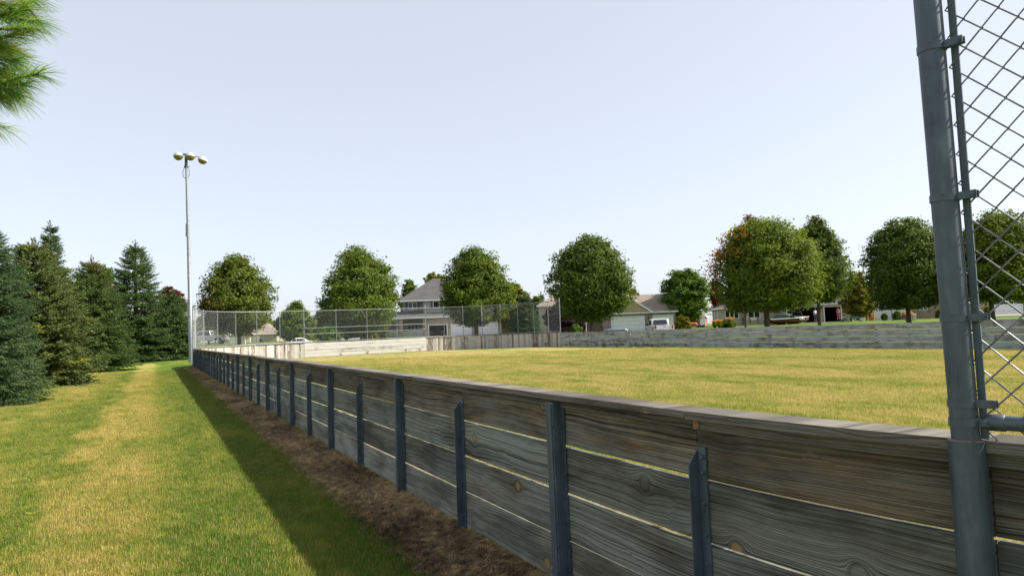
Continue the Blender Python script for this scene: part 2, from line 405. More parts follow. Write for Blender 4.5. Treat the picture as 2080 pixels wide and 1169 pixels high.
# ------------------------------------------------------------------ ground sheets
def axis_pts(lo, hi, fine_lo, fine_hi, fine, coarse):
    a = list(np.arange(lo, fine_lo, coarse)) + list(np.arange(fine_lo, fine_hi, fine)) + list(np.arange(fine_hi, hi + coarse, coarse))
    return np.array(a)
gx = axis_pts(-600, 700, -30, 130, 1.4, 25.0); gy = axis_pts(-300, 900, -14, 135, 1.4, 25.0)
GX, GY = np.meshgrid(gx, gy); GZ = gz(GX, GY)
inside = (GX > XN + .8) & (GX < XF - .8) & (GY > -4) & (GY < YE - .8)
GZ = GZ - np.where(inside, .05, 0)                       # the playing field lies on its own sheet
nx, ny = len(gx), len(gy)
idx = np.arange(nx * ny).reshape(ny, nx)
Fq = np.stack([idx[:-1, :-1], idx[:-1, 1:], idx[1:, 1:], idx[1:, :-1]], -1).reshape(-1, 4)
V = np.stack([GX, GY, GZ], -1).reshape(-1, 3)
cen = V[Fq].mean(1)
mi = np.where((cen[:, 0] < XN + .5) & (cen[:, 1] < 62), 0, 1)
tag(link('ground', np_mesh('ground', V, Fq, ['ground_lawn', 'ground_park'], mi, True)), kind='structure')

def outline(inset=0.0, y_near=-6.0):
    pts = []
    r = RC - inset
    for k in range(13): a = PI / 2 * k / 12; pts.append((XN + RC - r * math.cos(a), YC + r * math.sin(a)))
    for k in range(13): a = PI / 2 * k / 12; pts.append((XF - RC + r * math.sin(a), YC + r * math.cos(a)))
    pts += [(XF - inset, y_near + 8), (XF - 8, y_near), (XN + 8, y_near)]
    for k in range(9): a = PI / 2 * (1 - k / 8); pts.append((XN + RC - r * math.cos(a), YS - r * math.sin(a)))
    return pts
# field sheet: planar except for the small fold, built as strips in X
mb = MB()
xs = np.concatenate([[XN + .02], np.linspace(XN + .3, XF - .3, 40), [XF - .02]])
def yr(x):
    t = 0.0
    if x < XN + RC: t = RC - math.sqrt(max(0, RC * RC - (XN + RC - x) ** 2))
    elif x > XF - RC: t = RC - math.sqrt(max(0, RC * RC - (x - XF + RC) ** 2))
    return (YS - RC + t), YE - t
prev = None
for x in xs:
    y0, y1 = yr(x); ys = np.linspace(y0, y1, 30)
    row = [(x, y, float(base_z(x, y)) + .006) for y in ys]
    if prev:
        for k in range(29): mb.quad(prev[k], row[k], row[k + 1], prev[k + 1])
    prev = row
tag(mb.build('rink_field', 'ground_rink', smooth=True), kind='structure')
# bare strip along the outside of the near boards
mb = MB(); ys = np.arange(-2.0, 54.0, .25); rr = np.random.default_rng(3)
prev = None
for y in ys:
    if y > YC: xo = XN + RC - math.sqrt(max(RC * RC - (y - YC) ** 2, 0))
    elif y < YS: xo = XN + RC - math.sqrt(max(RC * RC - (YS - y) ** 2, 0))
    else: xo = XN
    xi = xo - .52 - .08 * math.sin(y * 1.7) - .07 * math.sin(y * .63 + 1) - rr.uniform(-.04, .04)
    row = [(x, y, float(gz(x, y)) + .006 + h) for x, h in ((xi, -.004), (xi + .25, .012), (xo - .25, .02), (xo - .05, .0), (xo + .09, -.002))]
    if prev:
        for k in range(4): mb.quad(prev[k], row[k], row[k + 1], prev[k + 1])
    prev = row
tag(mb.build('dirt_strip', 'ground_dead', smooth=True), kind='structure')
def ribbon(name, pts, w, mat, lift):
    pts = [Vector(p) for p in pts]; fine = []
    for i in range(len(pts) - 1):                              # Catmull-Rom
        p0, p1, p2, p3 = pts[max(i - 1, 0)], pts[i], pts[i + 1], pts[min(i + 2, len(pts) - 1)]
        for k in range(10):
            t = k / 10; fine.append(.5 * ((2 * p1) + (p2 - p0) * t + (2 * p0 - 5 * p1 + 4 * p2 - p3) * t * t + (3 * p1 - p0 - 3 * p2 + p3) * t ** 3))
    fine.append(pts[-1]); mb = MB(); prev = None
    for i, p in enumerate(fine):
        t = (fine[min(i + 1, len(fine) - 1)] - fine[max(i - 1, 0)]).normalized(); nrm = Vector((-t.y, t.x))
        row = []
        for s in (-.5, -.25, 0, .25, .5):
            q = p + nrm * w * s; row.append((q.x, q.y, float(gz(q.x, q.y)) + lift))
        if prev:
            for k in range(4): mb.quad(prev[k], prev[k + 1], row[k + 1], row[k])
        prev = row
    o = mb.build(name, mat, smooth=True); return tag(o, kind='structure')
t = NT('asphalt'); P = t.pos(); n = t.noise(P, 3, 5, .7); t.principled(t.ramp(n, [(.3, (.07, .07, .07)), (.7, (.13, .128, .122))]), .9, 0, t.bump(t.noise(P, 80, 2), .4, .01)); M['asphalt'] = t.m
t = NT('concrete'); P = t.pos(); n = t.noise(P, 2, 5, .7); t.principled(t.ramp(n, [(.3, (.20, .185, .165)), (.7, (.30, .28, .25))]), .9); M['concrete'] = t.m
ROAD = [(-70, 101), (-25, 100), (2, 99.0), (18, 93), (29, 82), (36, 70), (43, 58), (56, 48), (75, 41), (100, 30), (140, 12)]
ribbon('road', ROAD, 8.0, 'asphalt', .05)

simple('rust_nail', (.06, .045, .04), .8)
# ------------------------------------------------------------------ rink boards
def plank_mesh(name, L, h, th, mat, ch=.004):
    mb = MB(); mb.box((0, 0, 0), (L, th, h), ch=ch, mi=0)
    if h > .2 and L > .8:                                  # nail heads at the posts
        for x in (-L / 2 + .03, L / 2 - .03, -.03, .03):
            for z in (-h * .3, h * .3): mb.lathe([(0, .0022), (.0045, .002), (.0055, 0)], 6, (x, th / 2, z), Matrix.Rotation(-PI / 2, 3, 'X'), mi=1)
    return mb.mesh(name, [mat, 'rust_nail'])
PL = {}
def plank(parent, p0, p1, z0, z1, h, th, mat, face_off=0.0, tilt=0.0):
    """plank between plan points, its mid height at z0->z1"""
    a = Vector(p0); b = Vector(p1); d = b - a; L = d.length
    key = (round(L, 2), h, th, mat)
    if key not in PL: PL[key] = plank_mesh('plank', round(L, 2) - .006, h, th, mat)
    nrm = Vector((-d.y, d.x)).normalized()
    c = (a + b) / 2 + nrm * face_off
    o = link('plank', PL[key], parent, (c.x, c.y, (z0 + z1) / 2))
    o.rotation_euler = (0, -math.atan2(z1 - z0, L) + tilt, math.atan2(d.y, d.x)); return o
def post_tall_mesh():
    mb = MB(); h = HB - .012
    # channel section: web to the front, flanges running back to the planks, folded lip with bolts
    mb.box((-.062, 0, h / 2), (.006, .088, h)); mb.box((-.03, .041, h / 2 - .001), (.062, .006, h)); mb.box((-.03, -.041, h / 2 - .001), (.062, .006, h))
    mb.box((-.0685, -.026, h / 2), (.007, .006, h - .02)); mb.box((-.005, -.054, h / 2), (.006, .026, h - .01)); mb.box((-.005, .054, h / 2), (.006, .026, h - .01))
    for z in (.14, .28, .41, .55, .68, .82, .95): mb.lathe([(0, .012), (.008, .012), (.010, 0)], 6, (-.008, -.055, z), Matrix.Rotation(-PI / 2, 3, 'Y'))
    for z in (.14, .28, .41, .55, .68, .82, .95): mb.lathe([(0, .010), (.007, .010), (.009, 0)], 6, (-.065, -.032, z), Matrix.Rotation(-PI / 2, 3, 'Y'))
    return mb.mesh('post', 'steel_post')
def post_short_mesh():
    mb = MB(); h = .98
    mb.box((-.004, -.012, h / 2 + .006), (.008, .052, h))
    # fin with clipped top
    mb.prism([(-.058, -.02), (0, -.02), (0, h - .012), (-.012, h - .012), (-.058, h - .07)], .007, c=(-.002, .012, 0))
    mb.box((-.009, -.004, h / 2), (.006, .007, h - .04))
    for z in (.12, .25, .37, .5, .62, .75, .88, .945): mb.lathe([(0, .013), (.009, .013), (.011, 0)], 6, (-.008, -.025, z), Matrix.Rotation(-PI / 2, 3, 'Y'))
    return mb.mesh('post', 'steel_post')
TALL, SHORT = post_tall_mesh(), post_short_mesh()
ROWH, GAP0 = .2535, .036
def rowz(k): return GAP0 + k * (ROWH + .0155) + ROWH / 2
def cap_run(parent, pts, w=.17, th=.034, off=-.015, mat='wood_cap', L=3.66, nailer=True, side=-1):
    """cap boards laid along a polyline in plan"""
    for i in range(len(pts) - 1):
        a, b = Vector(pts[i]), Vector(pts[i + 1]); za, zb = float(base_z(*a)), float(base_z(*b)); jr = random.uniform(-.003, .003)
        plank(parent, a, b, za + HB + th / 2 + jr, zb + HB + th / 2 + jr, th, w, mat, off).name = 'cap_board'
        if nailer: plank(parent, a, b, za + HB - .024, zb + HB - .024, .045, .022, mat, .016).name = 'nailer'

nw = thing('rink_board_wall', 'long weathered plank rink wall with steel posts running beside the grass path', 'board wall', (XN, YS, 0))
def rel(p): return (p[0] - XN, p[1] - YS)
S, Y0 = 2.9861, 3.612
tall_y = [Y0 + k * S for k in range(15)]                       # up to the corner
short_y = [2.44] + [Y0 + (k + .5) * S for k in range(15)]
def wrap(parent, org):
    class W: pass
    return W
def nplank(parent, p0, p1, row, mat='wood_near', org=(XN, YS), extra=0.0, h=ROWH):
    za, zb = float(base_z(*p0)), float(base_z(*p1)); z = rowz(row) + extra
    o = plank(parent, p0, p1, za + z, zb + z, h, .036, mat); o.location.x -= org[0]; o.location.y -= org[1]; return o
# straight near side: joints at the tall posts on two rows, at the short ones on the others
rows_near = {0: [2.44] + tall_y + [YC], 1: [2.44, short_y[1]] + [y for y in short_y[2:]] + [YC], 2: [2.44] + tall_y + [YC], 3: [2.44, short_y[1]] + short_y[2:] + [YC]}
WX = XN + .02
NEARW = ['wood_low', 'wood_near', 'wood_near', 'wood_top']
rr = random.Random(11)
for row, cuts in rows_near.items():
    cuts = sorted(set(c for c in cuts if c <= YC))
    for i in range(len(cuts) - 1):
        o = nplank(nw, (WX, cuts[i]), (WX, cuts[i + 1]), row, NEARW[row], extra=rr.uniform(-.004, .004)); o.rotation_euler.x += rr.uniform(-.006, .006); o.location.x += rr.uniform(-.003, .003); o.rotation_euler.y += rr.uniform(-.0016, .0016)
for y in tall_y:
    o = link('post', TALL, nw, (XN - XN, y - YS, float(base_z(XN, y)))); o.rotation_euler = (rr.uniform(-.004, .004), rr.uniform(-.006, .006), 0)
for y in short_y[1:]:
    if y < YC: o = link('post', SHORT, nw, (0, y - YS, float(base_z(XN, y)) + .01)); o.rotation_euler = (rr.uniform(-.008, .008), 0, 0)
cpts = [(XN, 2.44)] + [(XN, 2.44 + 3.66 * k) for k in range(1, 13)] + [(XN, YC)]
n0 = len(bpy.data.objects)
def shifted(parent, org, fn):
    before = set(bpy.data.objects); fn()
    for o in set(bpy.data.objects) - before: o.location.x -= org[0]; o.location.y -= org[1]
shifted(nw, (XN, YS), lambda: cap_run(nw, [(p[0] + .005, p[1]) for p in cpts]))

# near corner of the rink, bending away to the right past the big pole
RN, YB = 6.5, 2.44
def arc_pt(k, r=None):
    r = RN if r is None else RN - (RC - r); return (XN + RN - r * math.cos(k), YB - r * math.sin(k))
NC0 = arc_pt(0)
nc = thing('rink_board_wall', 'dark plank rink wall curving away behind the big fence pole', 'board wall', (XN, YS, 0))
ang = [0.0] + [math.radians(a) for a in (10.3, 20, 30, 40, 50, 60)]
def bent_plank(a, b, z, h, th, mat, name, off=.02):
    mb = MB(); n = 8
    rings = []
    for k in range(n + 1):
        t_ = a + (b - a) * (.003 + .994 * k / n); rings.append([(*arc_pt(t_, RC - off + s * th / 2), z + u * h / 2) for s, u in ((1, -1), (1, 1), (-1, 1), (-1, -1))])
    c = Vector(((arc_pt((a + b) / 2)[0]), (arc_pt((a + b) / 2)[1]), z)); rz = (a + b) / 2 - PI / 2
    R_ = Matrix.Rotation(-rz, 3, 'Z'); V_ = [R_ @ (Vector(p) - c) for r in rings for p in r]; F_ = []
    for k in range(n):
        for j in range(4): F_.append((k * 4 + j, k * 4 + (j + 1) % 4, k * 4 + 4 + (j + 1) % 4, k * 4 + 4 + j))
    F_ += [(0, 3, 2, 1), (n * 4, n * 4 + 1, n * 4 + 2, n * 4 + 3)]; mb.add(V_, F_)
    return mb.build(name, mat, nc, False, (c.x - XN, c.y - YS, c.z), rz)
for i in range(len(ang) - 1):
    p0, p1 = arc_pt(ang[i], RC - .02), arc_pt(ang[i + 1], RC - .02)
    if i == 0: p0 = (WX, 2.44)
    for row in range(4): bent_plank(ang[i], ang[i + 1], rowz(row) + rr.uniform(-.004, .004) + .007, ROWH, .036, NEARW[row], 'plank')
    bent_plank(ang[i], ang[i + 1], HB + .017 + .007, .034, .17, 'wood_cap', 'cap_board', .02); bent_plank(ang[i], ang[i + 1], HB - .017, .045, .022, 'wood_cap', 'nailer', -.011)
    o = link('post', SHORT if i % 2 == 0 else TALL, nc, (arc_pt(ang[i])[0] - XN, arc_pt(ang[i])[1] - YS, 0), ang[i])
    if i == 0: o.location = (0, 2.42 - YS, 0)
    if i == 1: bpy.data.objects.remove(o)

# far corners of standing boards, end wall and far side wall
VB = .142
me_v = None
mb = MB(); mb.box((0, 0, HB / 2 - .005), (VB - .004, .03, HB - .01), ch=.003); me_v = mb.mesh('board', 'wood_corner')
def corner_wall(name, label, cx, cy, a0, a1):
    w = thing(name, label, 'board wall', (cx, cy, 0), group='curved rink corners of standing boards')
    n = int(abs(a1 - a0) * RC / VB); q = random.Random(5)
    for k in range(n):
        a = a0 + (a1 - a0) * (k + .5) / n; x, y = RC * math.cos(a), RC * math.sin(a)
        o = link('board', me_v, w, (x, y, float(base_z(cx + x, cy + y)) + q.uniform(-.008, .01))); o.rotation_euler = (0, q.uniform(-.004, .004), a + PI / 2)
    m = 10
    for zz in (.25, .85):                                        # stringers on the outside
        for k in range(m):
            b0, b1 = a0 + (a1 - a0) * k / m, a0 + (a1 - a0) * (k + 1) / m
            p0, p1 = Vector(((RC + .045) * math.cos(b0), (RC + .045) * math.sin(b0))), Vector(((RC + .045) * math.cos(b1), (RC + .045) * math.sin(b1)))
            z0, z1 = float(base_z(cx + p0.x, cy + p0.y)), float(base_z(cx + p1.x, cy + p1.y))
            plank(w, p0, p1, z0 + zz, z1 + zz, .1, .05, 'wood_far').name = 'stringer'
    for k in range(m):
        b0, b1 = a0 + (a1 - a0) * k / m, a0 + (a1 - a0) * (k + 1) / m
        p0, p1 = Vector((RC * 1.002 * math.cos(b0), RC * 1.002 * math.sin(b0))), Vector((RC * 1.002 * math.cos(b1), RC * 1.002 * math.sin(b1)))
        z0, z1 = float(base_z(cx + p0.x, cy + p0.y)), float(base_z(cx + p1.x, cy + p1.y))
        plank(w, p0, p1, z0 + HB + .02, z1 + HB + .02, .036, .12, 'wood_cap').name = 'cap_board'
    return w
corner_wall('rink_corner_wall', 'sunlit curved rink corner of pale standing boards beside the lamp pole', XN + RC, YC, PI, PI / 2)
corner_wall('rink_corner_wall', 'curved rink corner of streaked standing boards left of the biggest dark maple', XF - RC, YC, PI / 2, 0)
def straight_wall(name, label, p0, p1, mat, L, nrm_side, seed, cap=True):
    w = thing(name, label, 'board wall', (p0[0], p0[1], 0)); a, b = Vector(p0), Vector(p1); d = b - a; T = d.length; d.normalize(); q = random.Random(seed)
    for row in range(4):
        s = 0.0; first = True
        while s < T - .05:
            l = L * (.5 if (first and row % 2) else 1.0); first = False; e = min(s + l, T)
            q0, q1 = a + d * s, a + d * e; z = rowz(row) + q.uniform(-.004, .004)
            o = plank(w, q0, q1, float(base_z(*q0)) + z, float(base_z(*q1)) + z, ROWH - (.008 if mat == 'wood_far' else 0), .04, mat); o.location.x -= a.x; o.location.y -= a.y
            o.rotation_euler.x += q.uniform(-.012, .012); s = e
    nn = Vector((-d.y, d.x)) * nrm_side
    k = 0; s = .0
    while s <= T:
        p = a + d * s + nn * .022; o = link('post', TALL if k % 2 == 0 else SHORT, w, (p.x - a.x, p.y - a.y, float(base_z(*p)))); o.rotation_euler = (0, 0, math.atan2(nn.y, nn.x) + PI); s += S / 2; k += 1
    if cap:
        s = 0.0
        while s < T - .05:
            e = min(s + 3.66, T); q0, q1 = a + d * s, a + d * e
            o = plank(w, q0, q1, float(base_z(*q0)) + HB + .02, float(base_z(*q1)) + HB + .02, .04, .13, 'wood_cap', nrm_side * .03); o.location.x -= a.x; o.location.y -= a.y; o.name = 'cap_board'; s = e
    return w
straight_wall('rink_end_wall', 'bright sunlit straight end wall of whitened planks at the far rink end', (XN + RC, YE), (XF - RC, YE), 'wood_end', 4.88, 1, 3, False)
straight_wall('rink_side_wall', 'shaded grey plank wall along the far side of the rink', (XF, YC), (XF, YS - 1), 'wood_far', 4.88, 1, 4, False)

# ------------------------------------------------------------------ chain-link fence on the far end
FH = 2.42
def diag_lines(w, h, sp):
    segs = []
    for sgn in (1, -1):
        c = -h if sgn > 0 else 0
        c0 = -h; k = 0
        while c0 < w + h:
            # x = c0 + z  (sgn>0)   or   x = c0 + h - z
            z0 = max(0, -c0); z1 = min(h, w - c0)
            if z1 > z0 + 1e-4:
                if sgn > 0: segs.append(((c0 + z0, z0), (c0 + z1, z1)))
                else: segs.append(((c0 + z0, h - z0), (c0 + z1, h - z1)))
            c0 += sp
    return segs
LM = {}
def link_mesh(w, h, sp=.085, r=.0023):
    key = (round(w, 2), h)
    if key not in LM:
        mb = MB()
        for (x0, z0), (x1, z1) in diag_lines(round(w, 2), h, sp): mb.tube([(x0, 0, z0), (x1, 0, z1)], r, 3, False)
        LM[key] = mb.mesh('chain_link_mesh', 'far_wire')
    return LM[key]
def rail_mesh(p0, p1, r=.021):
    mb = MB(); mb.tube([p0, p1], r, 6); return mb
def fence_run(name, label, pts, mids=False, heavy=()):
    """posts at plan points standing on the board top"""
    x0, y0 = pts[0]; w = thing(name, label, 'fence', (x0, y0, 0), group=None)
    P = [Vector((x - x0, y - y0, float(base_z(x, y)) + HB + .02)) for x, y in pts]
    for i, p in enumerate(P):
        hv = i in heavy; mb = MB(); r = .04 if hv else .026
        top = FH + (.16 if hv else .02)
        mb.tube([(0, 0, -HB * .9), (0, 0, top)], r, 8); mb.lathe([(r * 1.15, -.02), (r * 1.15, .02), (r * .6, .05), (0, .06)], 8, (0, 0, top))
        d = (P[min(i + 1, len(P) - 1)] - P[max(i - 1, 0)]); nn = Vector((-d.y, d.x, 0)).normalized()
        mb.build('post', 'far_wire', w, True, p + nn * .075)
    for i in range(len(P) - 1):
        a, b = P[i], P[i + 1]; d = b - a; L = Vector((d.x, d.y)).length; an = math.atan2(d.y, d.x)
        mb = MB(); mb.tube([a + Vector((0, 0, FH)), b + Vector((0, 0, FH))], .024, 6); mb.build('top_rail', 'far_wire', w, True)
        mb = MB(); mb.tube([a + Vector((0, 0, .07)), b + Vector((0, 0, .07))], .021, 6); mb.build('bottom_rail', 'far_wire', w, True)
        if mids:
            for hh in (FH * .40, FH * .17 + .1):
                mb = MB(); mb.tube([a + Vector((0, 0, hh + .15)), b + Vector((0, 0, hh + .15))], .021, 6); mb.build('middle_rail', 'far_wire', w, True)
        o = link('chain_link_mesh', link_mesh(L, FH - .02), w, a + Vector((0, 0, .03)), an); o['kind'] = 'stuff'
    return w
lc = [(XN + RC - RC * math.cos(a), YC + RC * math.sin(a)) for a in np.linspace(0.0, PI / 2, 8)]
rc = [(XF - RC + RC * math.sin(a), YC + RC * math.cos(a)) for a in np.linspace(0, PI / 2, 9)]
es = [(x, YE) for x in np.linspace(XN + RC, XF - RC, 5)]
fence_run('chain_link_fence', 'chain-link fence bending round the rink corner beside the lamp pole', lc, False, (0, 7))
fence_run('chain_link_fence', 'straight chain-link fence with middle rails above the sunlit end wall', es, True, ())
fence_run('chain_link_fence', 'chain-link fence curving above the streaked rink corner, ending before the big maple', rc, False, (0, 8))

# ------------------------------------------------------------------ the big pole and chain-link panel close to the camera
bp = at(1966, 930, 2.12); PX, PY = bp.x, bp.y
cf = thing('chain_link_fence', 'near grey chain-link panel hung on a thick pipe pole at the right edge', 'fence', (PX, PY, 0))
def z_at(px, py): return at(px, py, 2.12).z
tilt = Vector((-math.cos(YAW), math.sin(YAW), 0)) * .012
def pole_pt(z): return Vector((tilt.x * (z - 1), tilt.y * (z - 1), z))
zs = z_at(1965, 893)
mb = MB(); mb.tube([pole_pt(z) for z in (zs - .3, 1.6, 2.4, 3.9)], .0375, 20); mb.build('pole', 'galvanized', cf, True)
mb = MB(); mb.lathe([(.040, zs), (.0485, zs), (.049, zs - .02), (.0495, -.1)], 20); o = mb.build('sleeve', 'galvanized', cf, True)
mb = MB(); mb.lathe([(.0378, zs + .004), (.047, zs + .002), (.0485, zs - .006)], 20)
t = NT('rust'); n = t.noise(t.obj(), 40, 3); t.principled(t.ramp(n, [(.4, (.12, .05, .025)), (.6, (.2, .17, .15))]), .9); M['rust'] = t.m
mb.build('rust_ring', 'rust', cf, True)
# fence plane runs on along the curve: tangent at the pole
a0 = math.asin((YB - PY) / RN)
def fplane(s):      # plan offset from the pole for arc length s (towards the right of the picture)
    p = arc_pt(a0 + s / RN, RC - .03); q = arc_pt(a0, RC - .03); return Vector((p[0] - q[0] + .012, p[1] - q[1] + .02, 0)), a0 + s / RN
def tdir(s): a = a0 + s / RN; return Vector((math.sin(a), -math.cos(a), 0))
TB = .062          # tension bar distance along the fence
zlow = HB + .045
ztop = 3.62
off, _ = fplane(TB)
mb = MB(); ang_f = math.atan2(tdir(0).y, tdir(0).x)
mb.box((0, 0, (zlow + ztop) / 2 + .0), (.021, .006, ztop - zlow), rz=ang_f); o = mb.build('tension_bar', 'steel_post', cf, False, off); o.rotation_euler = (0, 0, 0)
for k, (px, py) in enumerate(((1890, 100), (1912, 403), (1938, 645), (1950, 818))):
    z = z_at(px, py); mb = MB(); c = pole_pt(z)
    mb.lathe([(.0385, -.011), (.0405, -.011), (.0405, .011), (.0385, .011)], 20)
    for sd in (-1, 1):
        n = Vector((-tdir(0).y, tdir(0).x, 0)) * sd
        a = tdir(0) * .036 + n * .012; b = tdir(0) * .088 + n * .0075
        mid = (a + b) / 2; mb.box(mid, (.054, .003, .022), rz=ang_f)
    mb.lathe([(0, -.016), (.0045, -.016), (.0045, .016), (0, .016)], 8, tdir(0) * .079, Matrix.Rotation(ang_f, 3, 'Z') @ Matrix.Rotation(PI / 2, 3, 'X'))
    mb.lathe([(0, -.0145), (.009, -.0145), (.009, -.0095), (0, -.0095)], 6, tdir(0) * .079, Matrix.Rotation(ang_f, 3, 'Z') @ Matrix.Rotation(PI / 2, 3, 'X'))
    mb.lathe([(0, .0095), (.008, .0095), (.008, .0145), (0, .0145)], 10, tdir(0) * .079, Matrix.Rotation(ang_f, 3, 'Z') @ Matrix.Rotation(PI / 2, 3, 'X'))
    mb.build('band', 'galvanized', cf, True, c)
# bottom rail with its end cup and clamp
zr = z_at(1955, 855); mb = MB(); mb.lathe([(.0385, -.012), (.0408, -.012), (.0408, .012), (.0385, .012)], 20); mb.box(tdir(0) * .052, (.03, .012, .022), rz=ang_f)
mb.lathe([(0, -.013), (.008, -.013), (.008, .013), (0, .013)], 8, tdir(0) * .058, Matrix.Rotation(ang_f, 3, 'Z') @ Matrix.Rotation(PI / 2, 3, 'X'))
mb.build('rail_clamp', 'galvanized', cf, True, pole_pt(zr))
mb = MB(); rp = [fplane(s)[0] + Vector((0, 0, zr)) for s in np.linspace(.07, 4.2, 16)]; mb.tube(rp, .0215, 16); mb.build('bottom_rail', 'galvanized', cf, True)
mb = MB(); mb.tube([fplane(s)[0] + Vector((0, 0, zr)) for s in (.066, .072, .115, .118)], [.015, .0245, .0245, .022], 16); mb.build('rail_cup', 'galvanized', cf, True)
mb = MB(); mb.tube([fplane(s)[0] + Vector((0, 0, ztop)) for s in np.linspace(0, 4.2, 16)], .0215, 12); mb.build('top_rail', 'galvanized', cf, True)
for s in (2.1, 4.2):
    mb = MB(); q = fplane(s)[0]; mb.tube([q + Vector((0, 0, 0)), q + Vector((0, 0, ztop))], .03, 12); mb.build('post', 'galvanized', cf, True)
# woven wires: each one a standing zigzag hooked into the next
HW, HS = .0455, .0445      # half width and half height of a diamond
def zig_mesh():
    mb = MB(); path = []; n = int((ztop - zlow) / HS)
    for k in range(n + 1):
        sd = -1 if k % 2 else 1; z = zlow + k * HS; x = sd * HW / 2
        # rounded bend: wire passes from front to back at every hook
        path += [(x + sd * -.006, sd * -.0035 * 1, z - .006), (x + sd * .0022, 0, z), (x + sd * -.006, sd * .0035, z + .006)]
    # make passes alternate in depth
    mb.tube(path, .0026, 6); return mb.mesh('wire', 'wire', True)
zm = zig_mesh()
nwire = 86
for i in range(nwire):
    s = TB - .004 + HW * (i + .22); q, a = fplane(s); t = tdir(s)
    o = link('wire', zm, cf, q + Vector((0, 0, HS if i % 2 else 0)), math.atan2(t.y, t.x))

# ------------------------------------------------------------------ lamp pole
lp = at(389, hzn(389), 54.5); LX, LY = lp.x, lp.y; lz = float(gz(LX, LY))
ztop_l = at(378, 318, 54.5).z - lz
lpole = thing('lamp_pole', 'tall grey steel lamp pole with three white floodlights behind the rink corner', 'lamp pole', (LX, LY, lz))
lpole.rotation_euler = (0, 0, 0)
lean = Vector((-math.cos(YAW), math.sin(YAW), 0)) * .020
def lpt(z): return Vector((lean.x * z, lean.y * z, z))
Hh = ztop_l
mb = MB(); mb.tube([lpt(z) for z in (-.1, 1.2, 4.5, 4.55, 9, Hh)], [.20, .19, .175, .15, .12, .085], 16); mb.build('pole', 'lamp_steel', lpole, True)
rdir = Vector((math.cos(YAW), -math.sin(YAW), 0)); fdir = Vector((math.sin(YAW), math.cos(YAW), 0))
def off_lamp(r, f, z): return lpt(Hh) + rdir * r + fdir * f + Vector((0, 0, z))
mb = MB(); mb.box(lpt(4.15) - rdir * 0 - fdir * .2, (.22, .16, 1.35), rz=-YAW, ch=.02); mb.build('service_box', 'lamp_steel', lpole)
mb = MB(); mb.box(lpt(10.2) - rdir * .13, (.09, .12, 1.0), rz=-YAW, ch=.015); mb.build('conduit_box', 'lamp_steel', lpole)
mb = MB(); mb.box(off_lamp(.02, 0, .18), (.62, .14, .09), rz=-YAW); mb.tube([off_lamp(0, 0, -.9), off_lamp(0, 0, .2)], .11, 12); mb.tube([off_lamp(-.25, 0, .18), off_lamp(.7, .35, .05), off_lamp(1.1, .5, -.08)], .035, 6); mb.lathe([(.13, -.85), (.16, -.85), (.16, -.75), (.13, -.75)], 12, off_lamp(0, 0, 0)); mb.box(off_lamp(.05, 0, -.8), (.42, .04, .04), rz=-YAW); mb.build('crossarm', 'steel_post', lpole, True)
t = NT('lamp_white'); n = t.noise(t.obj(), 4, 3); t.principled(t.ramp(n, [(.3, (.36, .37, .37)), (.7, (.45, .46, .46))]), .45); M['lamp_white'] = t.m
t = NT('lamp_glass'); t.principled((.16, .16, .04), .15, 0, None, .6); M['lamp_glass'] = t.m
for (r, f, z, tl, rzz) in ((-.56, -.1, -.02, -.12, .0), (.44, -.25, -.12, -.05, .1), (1.08, .45, -.26, .22, -.35)):
    rot = Matrix.Rotation(-YAW, 3, 'Z') @ Matrix.Rotation(tl, 3, 'Y') @ Matrix.Rotation(-.12, 3, 'X'); c = off_lamp(r, f, z)
    mb = MB(); mb.lathe([(0, .36), (.12, .345), (.24, .28), (.33, .15), (.365, 0), (.35, 0), (.31, .13), (.1, .3)], 20, c, rot); hd = mb.build('lamp_shade', 'lamp_white', lpole, True)
    mb = MB(); mb.lathe([(.345, 0), (.28, -.14), (.16, -.24), (0, -.27)], 20, c, rot); mb.build('lens', 'lamp_glass', hd, True)
for sd in (-1, 1):
    mb = MB(); mb.tube([off_lamp(sd * .1, 0, -.75), off_lamp(sd * .24, 0, -1.1), off_lamp(sd * .26, 0, -1.4), off_lamp(sd * .17, 0, -1.65), off_lamp(sd * .06, 0, -1.72)], .022, 6); mb.build('cable', 'steel_post', lpole, True)

# ------------------------------------------------------------------ grass
def tuft_source(name, mat, nbl, rad, h, w, seed, lean=.5):
    q = np.random.default_rng(seed); V = []; Fc = []
    for i in range(nbl):
        a = q.uniform(0, 2 * PI); r = rad * math.sqrt(q.uniform()); x, y = r * math.cos(a), r * math.sin(a)
        hh = h * q.uniform(.55, 1.25); ww = w * q.uniform(.7, 1.3); d = q.uniform(0, 2 * PI); ln = lean * q.uniform(.2, 1.3) * hh
        dx, dy = math.cos(d) * ln, math.sin(d) * ln; px, py = -math.sin(d + .6) * ww, math.cos(d + .6) * ww
        b = len(V)
        V += [(x - px, y - py, -.004), (x + px, y + py, -.004), (x + dx * .45 - px * .8, y + dy * .45 - py * .8, hh * .6), (x + dx * .45 + px * .8, y + dy * .45 + py * .8, hh * .6), (x + dx, y + dy, hh)]
        Fc += [(b, b + 1, b + 3, b + 2), (b + 2, b + 3, b + 4)]
    me = bpy.data.meshes.new(name); me.from_pydata(V, [], Fc); me.materials.append(M[mat]); me.update()
    return bpy.data.objects.new(name, me)
